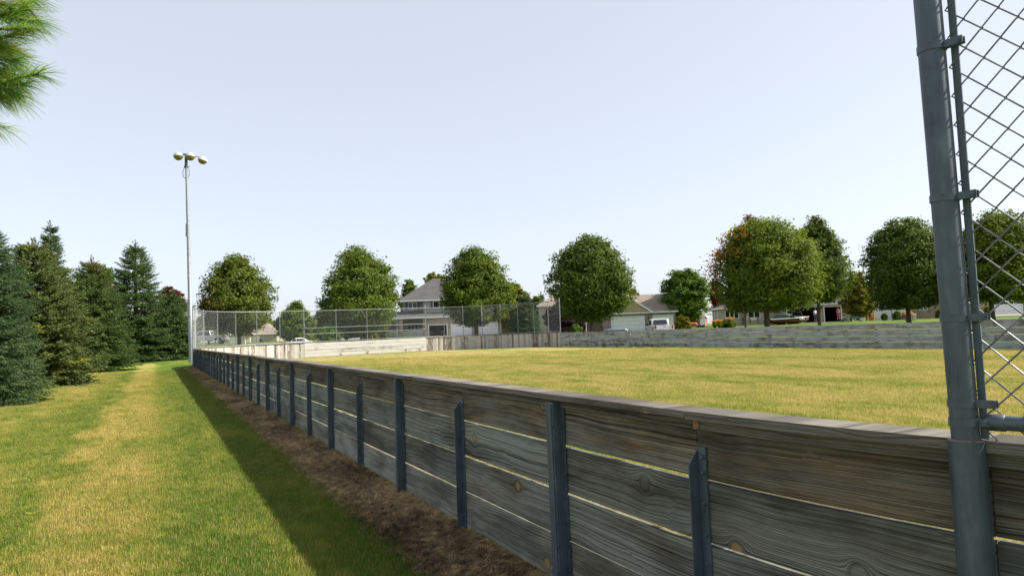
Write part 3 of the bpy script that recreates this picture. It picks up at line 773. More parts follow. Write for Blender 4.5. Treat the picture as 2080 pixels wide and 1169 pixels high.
def scatter(name, pts, scl, src, label, cat, seed=1):
    q = np.random.default_rng(seed); n = len(pts); me = bpy.data.meshes.new(name)
    me.vertices.add(n); me.vertices.foreach_set('co', np.asarray(pts, np.float32).ravel())
    a = me.attributes.new('rot', 'FLOAT_VECTOR', 'POINT'); rv = np.zeros((n, 3), np.float32); rv[:, 2] = q.uniform(0, 2 * PI, n); a.data.foreach_set('vector', rv.ravel())
    a = me.attributes.new('scl', 'FLOAT', 'POINT'); a.data.foreach_set('value', np.asarray(scl, np.float32))
    o = link(name, me); tag(o, label, cat, kind='stuff')
    ng = bpy.data.node_groups.new(name, 'GeometryNodeTree')
    ng.interface.new_socket('Geometry', in_out='INPUT', socket_type='NodeSocketGeometry'); ng.interface.new_socket('Geometry', in_out='OUTPUT', socket_type='NodeSocketGeometry')
    gi = ng.nodes.new('NodeGroupInput'); go = ng.nodes.new('NodeGroupOutput'); ip = ng.nodes.new('GeometryNodeInstanceOnPoints'); oi = ng.nodes.new('GeometryNodeObjectInfo'); oi.inputs['Object'].default_value = src
    r = ng.nodes.new('GeometryNodeInputNamedAttribute'); r.data_type = 'FLOAT_VECTOR'; r.inputs[0].default_value = 'rot'
    sc = ng.nodes.new('GeometryNodeInputNamedAttribute'); sc.data_type = 'FLOAT'; sc.inputs[0].default_value = 'scl'
    L = ng.links.new; L(gi.outputs[0], ip.inputs['Points']); L(oi.outputs['Geometry'], ip.inputs['Instance']); L(r.outputs['Attribute'], ip.inputs['Rotation']); L(sc.outputs['Attribute'], ip.inputs['Scale']); L(ip.outputs[0], go.inputs[0])
    md = o.modifiers.new('scatter', 'NODES'); md.node_group = ng; return o
def wall_x(y):
    y = np.asarray(y, float)
    return np.where(y > YC, XN + RC - np.sqrt(np.maximum(RC ** 2 - np.clip(y - YC, 0, RC) ** 2, 0)), np.where(y < YS, XN + RC - np.sqrt(np.maximum(RC ** 2 - np.clip(YS - y, 0, RC) ** 2, 0)), XN))
q = np.random.default_rng(21)
def sample_lawn(n, dmax, power):
    # density falls with distance; keep what the camera or a step beside it could see
    d = 1.2 + (dmax - 1.2) * q.uniform(size=n) ** power; az = q.uniform(-.75, .95, n)
    return d * np.sin(az), d * np.cos(az)
X, Y = sample_lawn(150000, 44, 1.25)
wob = .08 * np.sin(Y * 1.7) + .07 * np.sin(Y * .63 + 1)
k = (X < wall_x(Y) - .54 - wob + q.normal(0, .08, len(X))) & (Y < 58)
X, Y = X[k], Y[k]; dist = np.hypot(X, Y)
lawn_src = tuft_source('grass_tuft', 'blade_lawn', 52, .10, .034, .0015, 1)
scatter('lawn_grass', np.stack([X, Y, gz(X, Y)], 1), q.uniform(.7, 1.25, len(X)) * (1 + dist * .022), lawn_src, 'short green and straw coloured grass of the mown path', 'grass', 2)
X = q.uniform(0, 1, 16000); Y = 1.0 + 52 * q.uniform(size=16000) ** 1.5; X = wall_x(Y) - .0 - X * .56; keep = q.uniform(size=16000) < .75; X, Y = X[keep], Y[keep]
dead_src = tuft_source('dead_grass_tuft', 'blade_dead', 40, .11, .03, .0022, 5, 3.0)
scatter('dead_grass', np.stack([X, Y, gz(X, Y) + .008], 1), q.uniform(.6, 1.7, len(X)), dead_src, 'matted brown dead grass along the foot of the near board wall', 'dead grass', 3)
n = 110000; X = XN + .1 + 25 * q.uniform(size=n) ** 1.6; Y = 1.5 + 52 * q.uniform(size=n)
k = (np.arctan2(X, Y) < 1.25) & (np.hypot(X, Y) < 24 + 22 * q.uniform(size=n)) & (X < XF - .3) & (X > wall_x(Y) + .08); X, Y = X[k], Y[k]
rink_src = tuft_source('rink_grass_tuft', 'blade_rink', 46, .14, .04, .0022, 8)
scatter('rink_grass', np.stack([X, Y, base_z(X, Y) + .006], 1), q.uniform(.7, 1.3, len(X)) * (1 + .02 * np.hypot(X, Y)), rink_src, 'dry yellow green grass covering the rink field', 'grass', 4)

# ------------------------------------------------------------------ trees
def leaf_quads(C, N, size, q, aspect=.6):
    n = len(C); r = q.normal(size=(n, 3)); t = np.cross(N, r); t /= np.linalg.norm(t, axis=1, keepdims=True) + 1e-9; b = np.cross(N, t)
    s = size * q.uniform(.65, 1.35, (n, 1)); fold = N * s * .12
    V = np.stack([C - t * s, C + b * s * aspect + fold, C + t * s, C - b * s * aspect + fold], 1).reshape(-1, 3)
    return V, np.arange(n * 4, dtype=np.int32).reshape(n, 4)
def crown_mesh(name, seed, W, Hc, nleaf, size, mat, shape='ovate', depth=None, gap=.0, nclump=None):
    """crown with its base at z=0 and its axis on the origin"""
    q = np.random.default_rng(seed); nc = nclump or max(90, nleaf // 46)
    t = q.uniform(0.0, 1, nc * 3)
    prof = {'ovate': lambda t: np.sin(PI * np.clip(t, 0, 1) ** .72) ** .62, 'round': lambda t: np.sqrt(np.maximum(1 - (2 * t - 1) ** 2, 0)) ** .85, 'dome': lambda t: np.where(t < .35, (t / .35) ** .45 * .35 + .65, np.sqrt(np.maximum(1 - ((t - .35) / .65) ** 2.2, 0))),
            'tall': lambda t: np.sin(PI * np.clip(t, 0, 1) ** .6) ** .7}[shape](t)
    keep = q.uniform(size=len(t)) < np.maximum(prof, .12); t = t[keep][:nc]; prof = prof[keep][:nc]; nc = len(t)
    az = q.uniform(0, 2 * PI, nc); ph = q.uniform(0, 6, 4)
    lump = 1 + .10 * np.sin(2 * az + ph[0]) + .08 * np.sin(3 * az + 5 * t + ph[1]) + .08 * np.sin(5 * az - 9 * t + ph[2]) + .06 * np.sin(8 * az + 14 * t + ph[3]) + .04 * np.sin(12 * t + ph[3])
    if shape == 'dome': lump = 1 + (lump - 1) * .5
    lump = np.minimum(lump, 1.13)
    rr = (1 - .55 * q.uniform(size=nc) ** 1.9) * prof * lump + q.normal(0, .03, nc)
    C = np.stack([rr * np.cos(az) * W / 2, rr * np.sin(az) * (depth or W) / 2, t * Hc], 1)
    # clump sizes
    per = np.maximum(8, (1.45 * nleaf / nc * q.uniform(.5, 1.6, nc))).astype(int)
    idx = np.repeat(np.arange(nc), per); sg = (.055 * W * q.uniform(.6, 1.25, nc))[idx][:, None]
    off = np.clip(q.normal(size=(len(idx), 3)), -1.7, 1.7) * sg * np.array([1, 1, .62])
    P = C[idx] + off
    outv = P - np.array([0, 0, Hc * .42]); outv /= np.linalg.norm(outv, axis=1, keepdims=True)
    N = outv * .75 + q.normal(size=P.shape) * .45 + np.array([0, 0, .25]); N /= np.linalg.norm(N, axis=1, keepdims=True)
    keep = P[:, 2] > -.25
    P, N = P[keep], N[keep]
    ni = int(nleaf * .45); ti = q.uniform(.06, .92, ni); pi_ = {'ovate': lambda t: np.sin(PI * t ** .72) ** .62, 'round': lambda t: np.sqrt(1 - (2 * t - 1) ** 2) ** .85, 'dome': lambda t: np.where(t < .35, (t / .35) ** .45 * .35 + .65, np.sqrt(np.maximum(1 - ((t - .35) / .65) ** 2.2, 0))), 'tall': lambda t: np.sin(PI * t ** .6) ** .7}[shape](ti)
    ri = pi_ * .78 * np.sqrt(q.uniform(size=ni)); ai = q.uniform(0, 2 * PI, ni)
    Pi = np.stack([ri * np.cos(ai) * W / 2, ri * np.sin(ai) * (depth or W) / 2, ti * Hc], 1); Ni = q.normal(size=Pi.shape); Ni /= np.linalg.norm(Ni, axis=1, keepdims=True)
    P = np.concatenate([P, Pi]); N = np.concatenate([N, Ni])
    V, Fc = leaf_quads(P, N, size * 1.08, q)
    return np_mesh(name, V, Fc, mat), C
def limb_mesh(name, seed, base_h, Hc, W, r, C, mat, nlimb=11):
    q = random.Random(seed); mb = MB(); top = base_h + Hc * .72
    mb.tube([(0, 0, -.25), (0, 0, .12), (0, 0, .5), (q.uniform(-.05, .05), 0, base_h), (q.uniform(-.15, .15), q.uniform(-.15, .15), base_h + Hc * .3), (0, 0, top)], [r * 1.5, r * 1.2, r, r * .88, r * .5, r * .08], 9)
    pick = q.sample(range(len(C)), min(nlimb, len(C)))
    for i in pick:
        e = Vector(C[i]) + Vector((0, 0, base_h)); z0 = base_h * q.uniform(.75, 1.05) + Hc * q.uniform(0, .22); a = Vector((0, 0, z0)); m = a.lerp(e, .5) + Vector((0, 0, -.06 * (e - a).length))
        mb.tube([a, m, e], [r * .5, r * .3, r * .08], 6)
    return mb.mesh(name, mat, True)
TREES = {}
def tree(name, label, px, D, x0, x1, ytop, ybot, mat, shape='ovate', seed=1, nleaf=15000, size=.15, group=None, bark='bark', trunk_r=None, cat='tree', key=None, base=None):
    b = gpos(px, D); k = D / F_PX; W = (x1 - x0) * k * .89; nleaf = int(nleaf * 1.2); size *= .86; py_g = None
    zt = at((x0 + x1) / 2, ytop, D).z - b.z; zb = at((x0 + x1) / 2, ybot, D).z - b.z; zb = max(zb, .15)
    Hc = (zt - zb) * .97; r = trunk_r or max(.09, .03 * W)
    o = thing(name, label, cat, b, 0, group)
    me, C = crown_mesh('crown', seed, W, Hc, nleaf, size, mat, shape)
    cx = ((x0 + x1) / 2 - px) * k; c = link('crown', me, o, (cx * math.cos(YAW), -cx * math.sin(YAW), zb))
    link('trunk', limb_mesh('trunk', seed, zb, Hc, W, r, C + np.array([cx * math.cos(YAW), -cx * math.sin(YAW), 0]), bark), o)
    return o
G1 = 'maples standing between the rink and the houses'
tree('maple_tree', 'green maple with bronze tinged left side right of the lamp pole', 486, 72, 403, 560, 512, 677, 'leaf_bronze', 'ovate', 11, 15000, .13, G1)
tree('maple_tree', 'dark green oval maple between the lamp pole and the grey house', 735, 70, 648, 818, 497, 676, 'leaf_maple', 'ovate', 12, 17000, .13, G1)
tree('maple_tree', 'green maple standing in front of the grey two-storey house', 968, 76, 892, 1046, 497, 660, 'leaf_maple', 'ovate', 13, 15000, .14, G1)
tree('maple_tree', 'big dark oval maple left of the yellow gabled garage', 1203, 60, 1113, 1292, 472, 648, 'leaf_dark', 'ovate', 14, 20000, .12, G1)
tree('maple_tree', 'broad round maple with an orange patch on its left edge', 1558, 62, 1450, 1670, 443, 628, 'leaf_orange', 'dome', 15, 26000, .125, G1)
tree('maple_tree', 'dark maple behind the right side of the broad round maple', 1665, 80, 1598, 1738, 437, 612, 'leaf_dark', 'tall', 16, 17000, .15, G1)
tree('maple_tree', 'dark dense maple in front of the white-sided house', 1846, 66, 1762, 1936, 440, 622, 'leaf_dark', 'dome', 17, 19000, .13, G1)
tree('maple_tree', 'yellow-topped maple behind the near chain-link panel', 2016, 64, 1945, 2125, 428, 612, 'leaf_orange', 'dome', 18, 18000, .13, G1)
G2 = 'trees among the houses'
tree('maple_tree', 'red-topped maple peeking out behind the broad round maple', 1515, 88, 1480, 1588, 436, 600, 'leaf_red', 'tall', 19, 9000, .17, G2)
tree('maple_tree', 'small rusty orange tree left of the broad round maple', 1452, 112, 1438, 1478, 568, 620, 'leaf_red', 'round', 20, 2500, .17, G2)
tree('ash_tree', 'bright green round tree between the garage and the tan house', 1394, 96, 1342, 1446, 545, 652, 'leaf_bright', 'round', 21, 11000, .15, G2)
tree('birch_tree', 'yellow-green tree between the open garage and white-sided house', 1748, 98, 1712, 1782, 546, 640, 'leaf_yellow', 'tall', 22, 8000, .15, G2)
tree('willow_tree', 'pale green willow behind the corner fence post', 592, 104, 558, 648, 612, 690, 'leaf_willow', 'tall', 23, 9000, .16, G2)
tree('maple_tree', 'low rounded tree right of the willow behind the fence', 672, 118, 640, 712, 622, 690, 'leaf_bronze', 'round', 24, 6000, .2, G2)
tree('poplar_tree', 'feathery tree left of the grey house roof', 832, 128, 808, 862, 560, 660, 'leaf_willow', 'tall', 25, 6000, .18, G2)
tree('poplar_tree', 'yellow-green treetop above the grey house roof', 886, 134, 858, 914, 551, 650, 'leaf_yellow', 'round', 26, 6000, .18, G2)
tree('maple_tree', 'yellow-green tree right of the maple before the grey house', 1046, 104, 1008, 1078, 574, 672, 'leaf_yellow', 'round', 27, 8000, .17, G2)
tree('plum_tree', 'dark purple-leaved tree behind the right end of the fence', 1132, 74, 1104, 1168, 618, 672, 'leaf_purple', 'round', 28, 7000, .12, G2, 'bark_dark')
tree('plum_tree', 'dark low tree in the shade of the big oval maple', 1168, 84, 1146, 1196, 640, 674, 'leaf_purple', 'round', 38, 3500, .13, G2, 'bark_dark')
tree('maple_tree', 'small treetop right of the big oval maple', 1284, 116, 1266, 1302, 583, 640, 'leaf_yellow', 'round', 29, 3000, .18, G2)
tree('maple_tree', 'green tree behind the spruces left of the tallest spruce', 205, 92, 150, 246, 537, 690, 'leaf_bright', 'round', 30, 9000, .17, G2)
tree('maple_tree', 'red-topped tree behind the spruce beside the lamp pole', 346, 84, 312, 382, 579, 710, 'leaf_redgreen', 'round', 31, 7000, .15, G2)
tree('maple_tree', 'dark tree behind the fence corner above the grey pickup', 424, 112, 396, 462, 640, 690, 'leaf_maple', 'round', 32, 5000, .17, G2)
tree('maple_tree', 'dark tree filling the gap behind the oval maple left of the porch', 704, 100, 676, 790, 630, 682, 'leaf_dark', 'dome', 33, 8000, .16, G2)
tree('maple_tree', 'small reddish tree beside the tan house chimney', 1090, 128, 1076, 1106, 600, 650, 'leaf_bronze', 'round', 34, 2500, .18, G2)
for i, (px, D, x0, x1, yt) in enumerate(((520, 150, 470, 570, 640), (640, 165, 600, 690, 648), (760, 160, 700, 820, 630), (1010, 165, 960, 1060, 625), (1330, 175, 1290, 1380, 612), (1500, 180, 1440, 1580, 585), (1640, 175, 1570, 1720, 570), (1790, 190, 1720, 1860, 585), (1930, 185, 1850, 2010, 580), (2060, 180, 1990, 2130, 575), (120, 130, 40, 200, 610), (300, 135, 230, 360, 640), (30, 120, -60, 90, 600), (-120, 120, -230, -20, 600), (2220, 170, 2120, 2320, 560))):
    tree('background_tree', ['distant tree behind the houses left of the willow', 'distant tree right of the willow', 'distant tree behind the porch of the grey house', 'distant tree behind the maple before the grey house', 'distant tree behind the yellow gabled garage roof', 'distant tree behind the tan house roof', 'distant tree behind the open garages', 'distant tree behind the yellow-green birch', 'distant tree behind the white-sided house', 'distant tree behind the brick garage house', 'distant tree behind the blue spruces', 'distant tree behind the tallest spruce', 'distant tree at the left edge behind the spruces', 'distant tree outside the left edge', 'distant tree outside the right edge'][i], px, D, x0, x1, yt, hzn(px) - 6, ['leaf_maple', 'leaf_dark', 'leaf_bright'][i % 3], ['round', 'dome', 'ovate'][i % 3], 60 + i, 3200, .34, 'distant trees behind the houses')

# spruces: needle shoots on whorled branches
def shoot_template(n, nl, nw, q):
    """unit shoot along +x as triangles"""
    T = []
    for i in range(n):
        x = (i + .5) / n; a = i * 2.4 + q.uniform(-.3, .3); c, s = math.cos(a), math.sin(a); lx = nl * q.uniform(.8, 1.2)
        side = Vector((0, -s, c)) * nw; b = Vector((x, 0, 0)); tip = Vector((x + lx * .75, c * lx * .62, s * lx * .62))
        T.append((b - side, b + side, tip))
    tip = (Vector((.85, -nw, 0)), Vector((.85, nw, 0)), Vector((1.15, 0, 0))); T.append(tip)
    return np.array([[list(v) for v in t] for t in T])
def spruce_mesh(name, seed, H, R, nbranch, shoot_len, tmpl_n, mats, low=.02, power=.85, droop=.25, goldfrac=0):
    q = np.random.default_rng(seed); pq = random.Random(seed); O = []; A = []; Ls = []; gold = []
    for b in range(nbranch):
        u = q.uniform() ** 1.25; z = low * H + u * H * (.97 - low); rel = 1 - (z / H); Lb = R * min(rel ** power, 1.75 * rel) * q.uniform(.68, 1.12) + .05
        az = q.uniform(0, 2 * PI); el = .35 - .75 * rel ** .7 + q.normal(0, .1); d = np.array([math.cos(az) * math.cos(el), math.sin(az) * math.cos(el), math.sin(el)]); sd = np.array([-math.sin(az), math.cos(az), 0])
        step = shoot_len * .42; m = max(3, int(Lb * .72 / step)); gl = q.uniform() < goldfrac
        for i in range(m):
            s = Lb * (.28 + .72 * (i + .5) / m); curve = -droop * Lb * (s / Lb) * (1 - s / Lb) + .10 * Lb * max(0, s / Lb - .6)
            p = d * s + np.array([0, 0, z + curve])
            spread = (1 - (i / m)) * .5 * Lb ** .5
            for sg in (-1, 1):
                sub = max(1, int(1 + spread * 2.0))
                for k in range(sub):
                    o = p + sd * sg * spread * .40 * k * q.uniform(.7, 1.2) + d * spread * .30 * k
                    dirv = d * q.uniform(.55, 1.0) + sd * sg * q.uniform(.25, .9) + np.array([0, 0, q.uniform(-.25, .30)])
                    O.append(o); A.append(dirv / np.linalg.norm(dirv)); Ls.append(shoot_len * q.uniform(.7, 1.3)); gold.append(gl)
        tipd = d + np.array([0, 0, .25]); O.append(d * Lb * .95 + np.array([0, 0, z + .04 * Lb])); A.append(tipd / np.linalg.norm(tipd)); Ls.append(shoot_len * 1.3); gold.append(gl)
    for k in range(7):
        O.append(np.array([0, 0, H * (.93 + .01 * k)])); dv = np.array([q.normal(0, .35), q.normal(0, .35), 1]); A.append(dv / np.linalg.norm(dv)); Ls.append(shoot_len * 1.5); gold.append(False)
    O = np.array(O); A = np.array(A); Ls = np.array(Ls)[:, None]; n = len(O)
    up = q.normal(size=(n, 3)); B = np.cross(A, up); B /= np.linalg.norm(B, axis=1, keepdims=True); C = np.cross(A, B)
    T = shoot_template(tmpl_n, .34, .075 if tmpl_n < 12 else .042, pq).reshape(-1, 3)
    V = O[:, None, :] + (T[None, :, 0:1] * A[:, None, :] + T[None, :, 1:2] * B[:, None, :] + T[None, :, 2:3] * C[:, None, :]) * Ls[:, None, :]
    V[:, :, 2] = np.maximum(V[:, :, 2], .02)
    Fc = np.arange(V.shape[0] * V.shape[1], dtype=np.int32).reshape(-1, 3)
    mi = np.repeat(np.array(gold, int), len(T) // 3)
    return np_mesh(name, V.reshape(-1, 3), Fc, mats, mi)
def spruce(label, px, D, x0, x1, ytop, mat, seed, nbranch, shoot, tn, group='spruces lining the left side of the path', ground=None, gold=0, power=.85, low=.02):
    b = gpos(px, D); k = D / F_PX; H = at(px, ytop, D).z - b.z; R = (x1 - x0) * k / 2 * 1.12; nbranch = int(nbranch * 1.5)
    o = thing('spruce_tree', label, 'spruce', b, random.Random(seed).uniform(0, 6), group)
    link('crown', spruce_mesh('crown', seed, H, R, nbranch, shoot, tn, [mat, 'needle_gold'], goldfrac=gold, power=power, low=low), o)
    mb = MB(); mb.tube([(0, 0, -.2), (0, 0, .3), (0, 0, H * .6), (0, 0, H * .98)], [R * .11, R * .075, R * .04, .012], 8); mb.build('trunk', 'bark_dark', o, True)
    return o
spruce('tall pointed green spruce standing nearest the lamp pole at the path end', 276, 61, 198, 350, 497, 'needle_green', 1, 500, .38, 8, power=.72)
spruce('shorter spruce between the tall spruce and the lamp pole', 354, 63, 310, 396, 600, 'needle_green', 2, 300, .38, 8, power=.6)
spruce('spruce with rusty brown needles at the left of the path', 186, 42, 108, 262, 532, 'needle_rust', 3, 420, .30, 9, power=.55)
spruce('spruce with a narrow bare pointed top behind the grey spruce', 102, 47, 52, 152, 456, 'needle_green', 4, 400, .30, 8, power=.95)
spruce('wide grey-green spruce with a golden lower branch left of the path', 66, 27.5, -60, 178, 500, 'needle_grey', 5, 520, .28, 11, gold=.03, power=.55)
spruce('blue-green spruce cut off by the left edge of the picture', -40, 19.0, -150, 56, 462, 'needle_blue', 6, 520, .23, 14, power=.55)
spruce('spruce outside the left edge behind the blue spruce', -180, 30, -300, -60, 470, 'needle_green', 7, 160, .36, 7, power=.7)
spruce('dark blue spruce behind the right part of the far fence', 1068, 88, 1032, 1098, 602, 'needle_blue', 8, 300, .42, 7, group='conifers among the houses')
spruce('small pointed conifer top above the tan house', 1100, 132, 1086, 1114, 598, 'needle_green', 9, 160, .5, 6, group='conifers among the houses')

# pine branch hanging into the upper left corner, with the trunk outside the picture
pt = thing('pine_tree', 'long-needled pine branch hanging into the upper left corner of the view', 'pine', (0, 0, 0))
tb = at(-1500, 600, 3.6); pt.location = (tb.x, tb.y, float(gz(tb.x, tb.y)))
PO = pt.location
mb = MB(); mb.tube([(0, 0, -.2), (0, 0, .5), (.03, 0, 2.5), (0, .03, 5.5), (0, 0, 8)], [.17, .14, .12, .09, .04], 10); mb.build('trunk', 'bark', pt, True)
def needle_fan(V, mi, p0, p1, n, nl, q, gold):
    """needles along a twig from p0 to p1, sweeping towards its tip"""
    ax = (p1 - p0); L = ax.length; ax.normalize(); up = Vector((0, 0, 1)); sd = ax.cross(up).normalized(); u2 = sd.cross(ax)
    for i in range(n):
        t = q.uniform(.0, 1) ** .8; b = p0 + (p1 - p0) * t; a = q.uniform(0, 2 * PI); spread = q.uniform(.25, .75) * (1.15 - .45 * t)
        d = (ax + (sd * math.cos(a) + u2 * math.sin(a)) * spread + Vector((0, 0, -.12))).normalized(); l = nl * q.uniform(.75, 1.15)
        w = d.cross(Vector((q.uniform(-1, 1), q.uniform(-1, 1), q.uniform(-1, 1)))).normalized() * .00085; m = b + d * l * .55; e = b + d * l + Vector((0, 0, -.10 * l))
        V += [b - w, b + w, m + w, m - w]; V += [m - w, m + w, e + w * .25, e - w * .25]; g = 1 if q.random() < gold else 0; mi += [g, g]
q = random.Random(4); V = []; mi = []; mbb = MB()
def tw(px, py, D): return at(px, py, D) - PO
trunk_pts = {}
branches = [((-800, 60, 3.2), (-350, 60, 3.0), (-120, 40, 2.75), (60, 20, 2.6)), ((-800, 60, 3.2), (-350, 90, 2.9), (-140, 110, 2.75), (70, 62, 2.55)), ((-800, 200, 3.2), (-350, 190, 2.9), (-120, 185, 2.75), (50, 168, 2.6)), ((-800, 200, 3.2), (-350, 230, 2.9), (-130, 225, 2.7), (10, 195, 2.6))]
sub = [((60, 20, 2.6), (20, -30, 2.6), .9), ((-20, 30, 2.62), (75, 45, 2.55), .1), ((-30, 60, 2.6), (62, 58, 2.5), .1), ((-30, 40, 2.6), (45, 20, 2.6), .1), ((-60, 90, 2.6), (30, 70, 2.55), .35), ((-50, 60, 2.6), (20, 105, 2.6), .45), ((-50, 120, 2.6), (32, 122, 2.55), .05), ((-60, 130, 2.65), (20, 98, 2.65), .5), ((0, 168, 2.6), (80, 150, 2.5), .03), ((-30, 170, 2.6), (48, 172, 2.5), .08), ((-40, 165, 2.6), (30, 190, 2.55), .1), ((-60, 170, 2.6), (5, 195, 2.6), .2), ((-60, 140, 2.6), (0, 145, 2.6), .5), ((-10, -20, 2.7), (62, -8, 2.7), .0), ((-60, 0, 2.6), (20, 12, 2.6), .35), ((-90, 60, 2.7), (-20, 80, 2.7), .3), ((-120, 180, 2.7), (-40, 200, 2.7), .2), ((-140, 100, 2.8), (-50, 120, 2.8), .3), ((-150, 20, 2.8), (-60, 10, 2.8), .3), ((-60, 175, 2.7), (12, 160, 2.7), .1)]
anchor = {}
for b in branches:
    pts = [Vector((0, 0, at(*b[0]).z - PO.z - .25))] + [tw(*p) for p in b]; mbb.tube(pts, [.035, .024, .016, .010, .003], 6)
    for s in range(16):                                  # twigs further back along the branch
        f_ = .75 + 2.6 * s / 15 + q.uniform(-.08, .08); i_ = min(int(f_), 3); bp_ = pts[i_].lerp(pts[i_ + 1], f_ - i_)
        if f_ > 3.0: continue
        e_ = bp_ + (pts[i_ + 1] - pts[i_]).normalized() * .22 + Vector((q.uniform(-.16, .16), q.uniform(-.16, .16), q.uniform(-.10, .16))); mbb.tube([bp_, e_], [.004, .002], 5); needle_fan(V, mi, bp_, e_, 90, .12, q, .15)
for a, b, g in sub:
    p0, p1 = tw(*a), tw(*b); mbb.tube([p0 - (p1 - p0) * .6, p0, p1], [.005, .004, .002], 5); needle_fan(V, mi, p0, p1, 210, .12, q, g * .6)
mbb.build('branch', 'bark', pt, True)
link('needles', np_mesh('needles', np.array([list(v) for v in V]), np.arange(len(V), dtype=np.int32).reshape(-1, 4), ['needle_pine', 'needle_pine_gold'], mi), pt)
q2 = np.random.default_rng(9)
V = []; mi = []; mbb = MB(); q = random.Random(14)
for b in range(26):                                            # the rest of the crown, above and behind the picture
    z = 3.4 + 4.4 * b / 25; az = b * 2.4; L = 2.3 * (1 - (z - 3.2) / 6.0); tip = Vector((math.cos(az) * L, math.sin(az) * L, z + .25)); mbb.tube([(0, 0, z), tip * .55 + Vector((0, 0, z * .45 + .02)), tip], [.03, .018, .005], 5)
    for s in range(9):
        f_ = .35 + .65 * s / 8; bp_ = Vector((0, 0, z)).lerp(tip, f_); e_ = bp_ + Vector((math.cos(az) * .2 + q.uniform(-.2, .2), math.sin(az) * .2 + q.uniform(-.2, .2), q.uniform(-.05, .15))); needle_fan(V, mi, bp_, e_, 45, .13, q, .1)
mbb.build('branch', 'bark', pt, True)
link('needles', np_mesh('needles', np.array([list(v) for v in V]), np.arange(len(V), dtype=np.int32).reshape(-1, 4), ['needle_pine', 'needle_pine_gold'], mi), pt)

# ------------------------------------------------------------------ house materials
def siding(name, col, pitch=.13):
    t = NT(name); P = t.obj(); z = t.n('SeparateXYZ', {0: P}).outputs[2]
    w = t.math('FRACT', t.math('DIVIDE', z, pitch)); n = t.noise(P, 1.5, 4)
    c = t.mix(1, col, t.ramp(n, [(.3, .86), (.7, 1.06)]), 'MULTIPLY'); c = t.mix(1, c, t.ramp(w, [(0, .55), (.12, 1)]), 'MULTIPLY')
    t.principled(c, .7, 0, t.bump(w, .6, .02), .3); M[name] = t.m
def brick(name, a, b, mortar):
    t = NT(name); P = t.obj(); s = t.n('SeparateXYZ', {0: P})
    v = t.n('CombineXYZ', {0: t.math('ADD', s.outputs[0], s.outputs[1]), 1: s.outputs[2], 2: 0.0}).outputs[0]
    br = t.n('TexBrick', {'Vector': v, 'Color1': (*a, 1), 'Color2': (*b, 1), 'Mortar': (*mortar, 1), 'Scale': 1.0, 'Brick Width': .42, 'Row Height': .16, 'Mortar Size': .012})
    n = t.noise(P, 2.5, 4); c = t.mix(1, br.outputs['Color'], t.ramp(n, [(.3, .7), (.7, 1.2)]), 'MULTIPLY')
    t.principled(c, .9, 0, t.bump(br.outputs['Fac'], .5, -.01), .2); M[name] = t.m
def shingle(name, col):
    t = NT(name); P = t.obj(); n = t.noise(P, 9, 4, .7); n2 = t.noise(P, .8, 3); s = t.n('SeparateXYZ', {0: P}).outputs[2]; w = t.math('FRACT', t.math('MULTIPLY', s, 9.0))
    c = t.mix(1, col, t.ramp(t.math('ADD', t.math('MULTIPLY', n, .7), t.math('MULTIPLY', n2, .3)), [(.3, .6), (.7, 1.35)]), 'MULTIPLY'); c = t.mix(1, c, t.ramp(w, [(0, .7), (.2, 1)]), 'MULTIPLY')
    t.principled(c, .95, 0, t.bump(n, .5, .02), .15); M[name] = t.m
siding('siding_grey', (.33, .33, .33)); siding('siding_yellow', (.45, .36, .20)); siding('siding_tan', (.40, .36, .30)); siding('siding_white', (.66, .66, .68)); siding('siding_red', (.42, .10, .075)); siding('siding_cream', (.52, .46, .36))
brick('brick_tan', (.40, .33, .25), (.30, .24, .19), (.42, .40, .36)); brick('brick_pink', (.34, .24, .19), (.25, .19, .165), (.40, .37, .33)); brick('brick_gold', (.36, .27, .16), (.27, .20, .12), (.38, .35, .30))
shingle('roof_grey', (.10, .096, .097)); shingle('roof_brown', (.26, .22, .18)); shingle('roof_dark', (.105, .09, .09))
simple('trim_white', (.84, .84, .83), .5, 0, .04, 3); simple('shutter_teal', (.06, .11, .12), .5); simple('dark_paint', (.03, .03, .033), .6); simple('interior', (.05, .048, .045), .9); simple('shutter_dark', (.05, .055, .07), .5)
t = NT('window_glass'); t.principled((.022, .028, .034), .06, 0, None, .6); M['window_glass'] = t.m

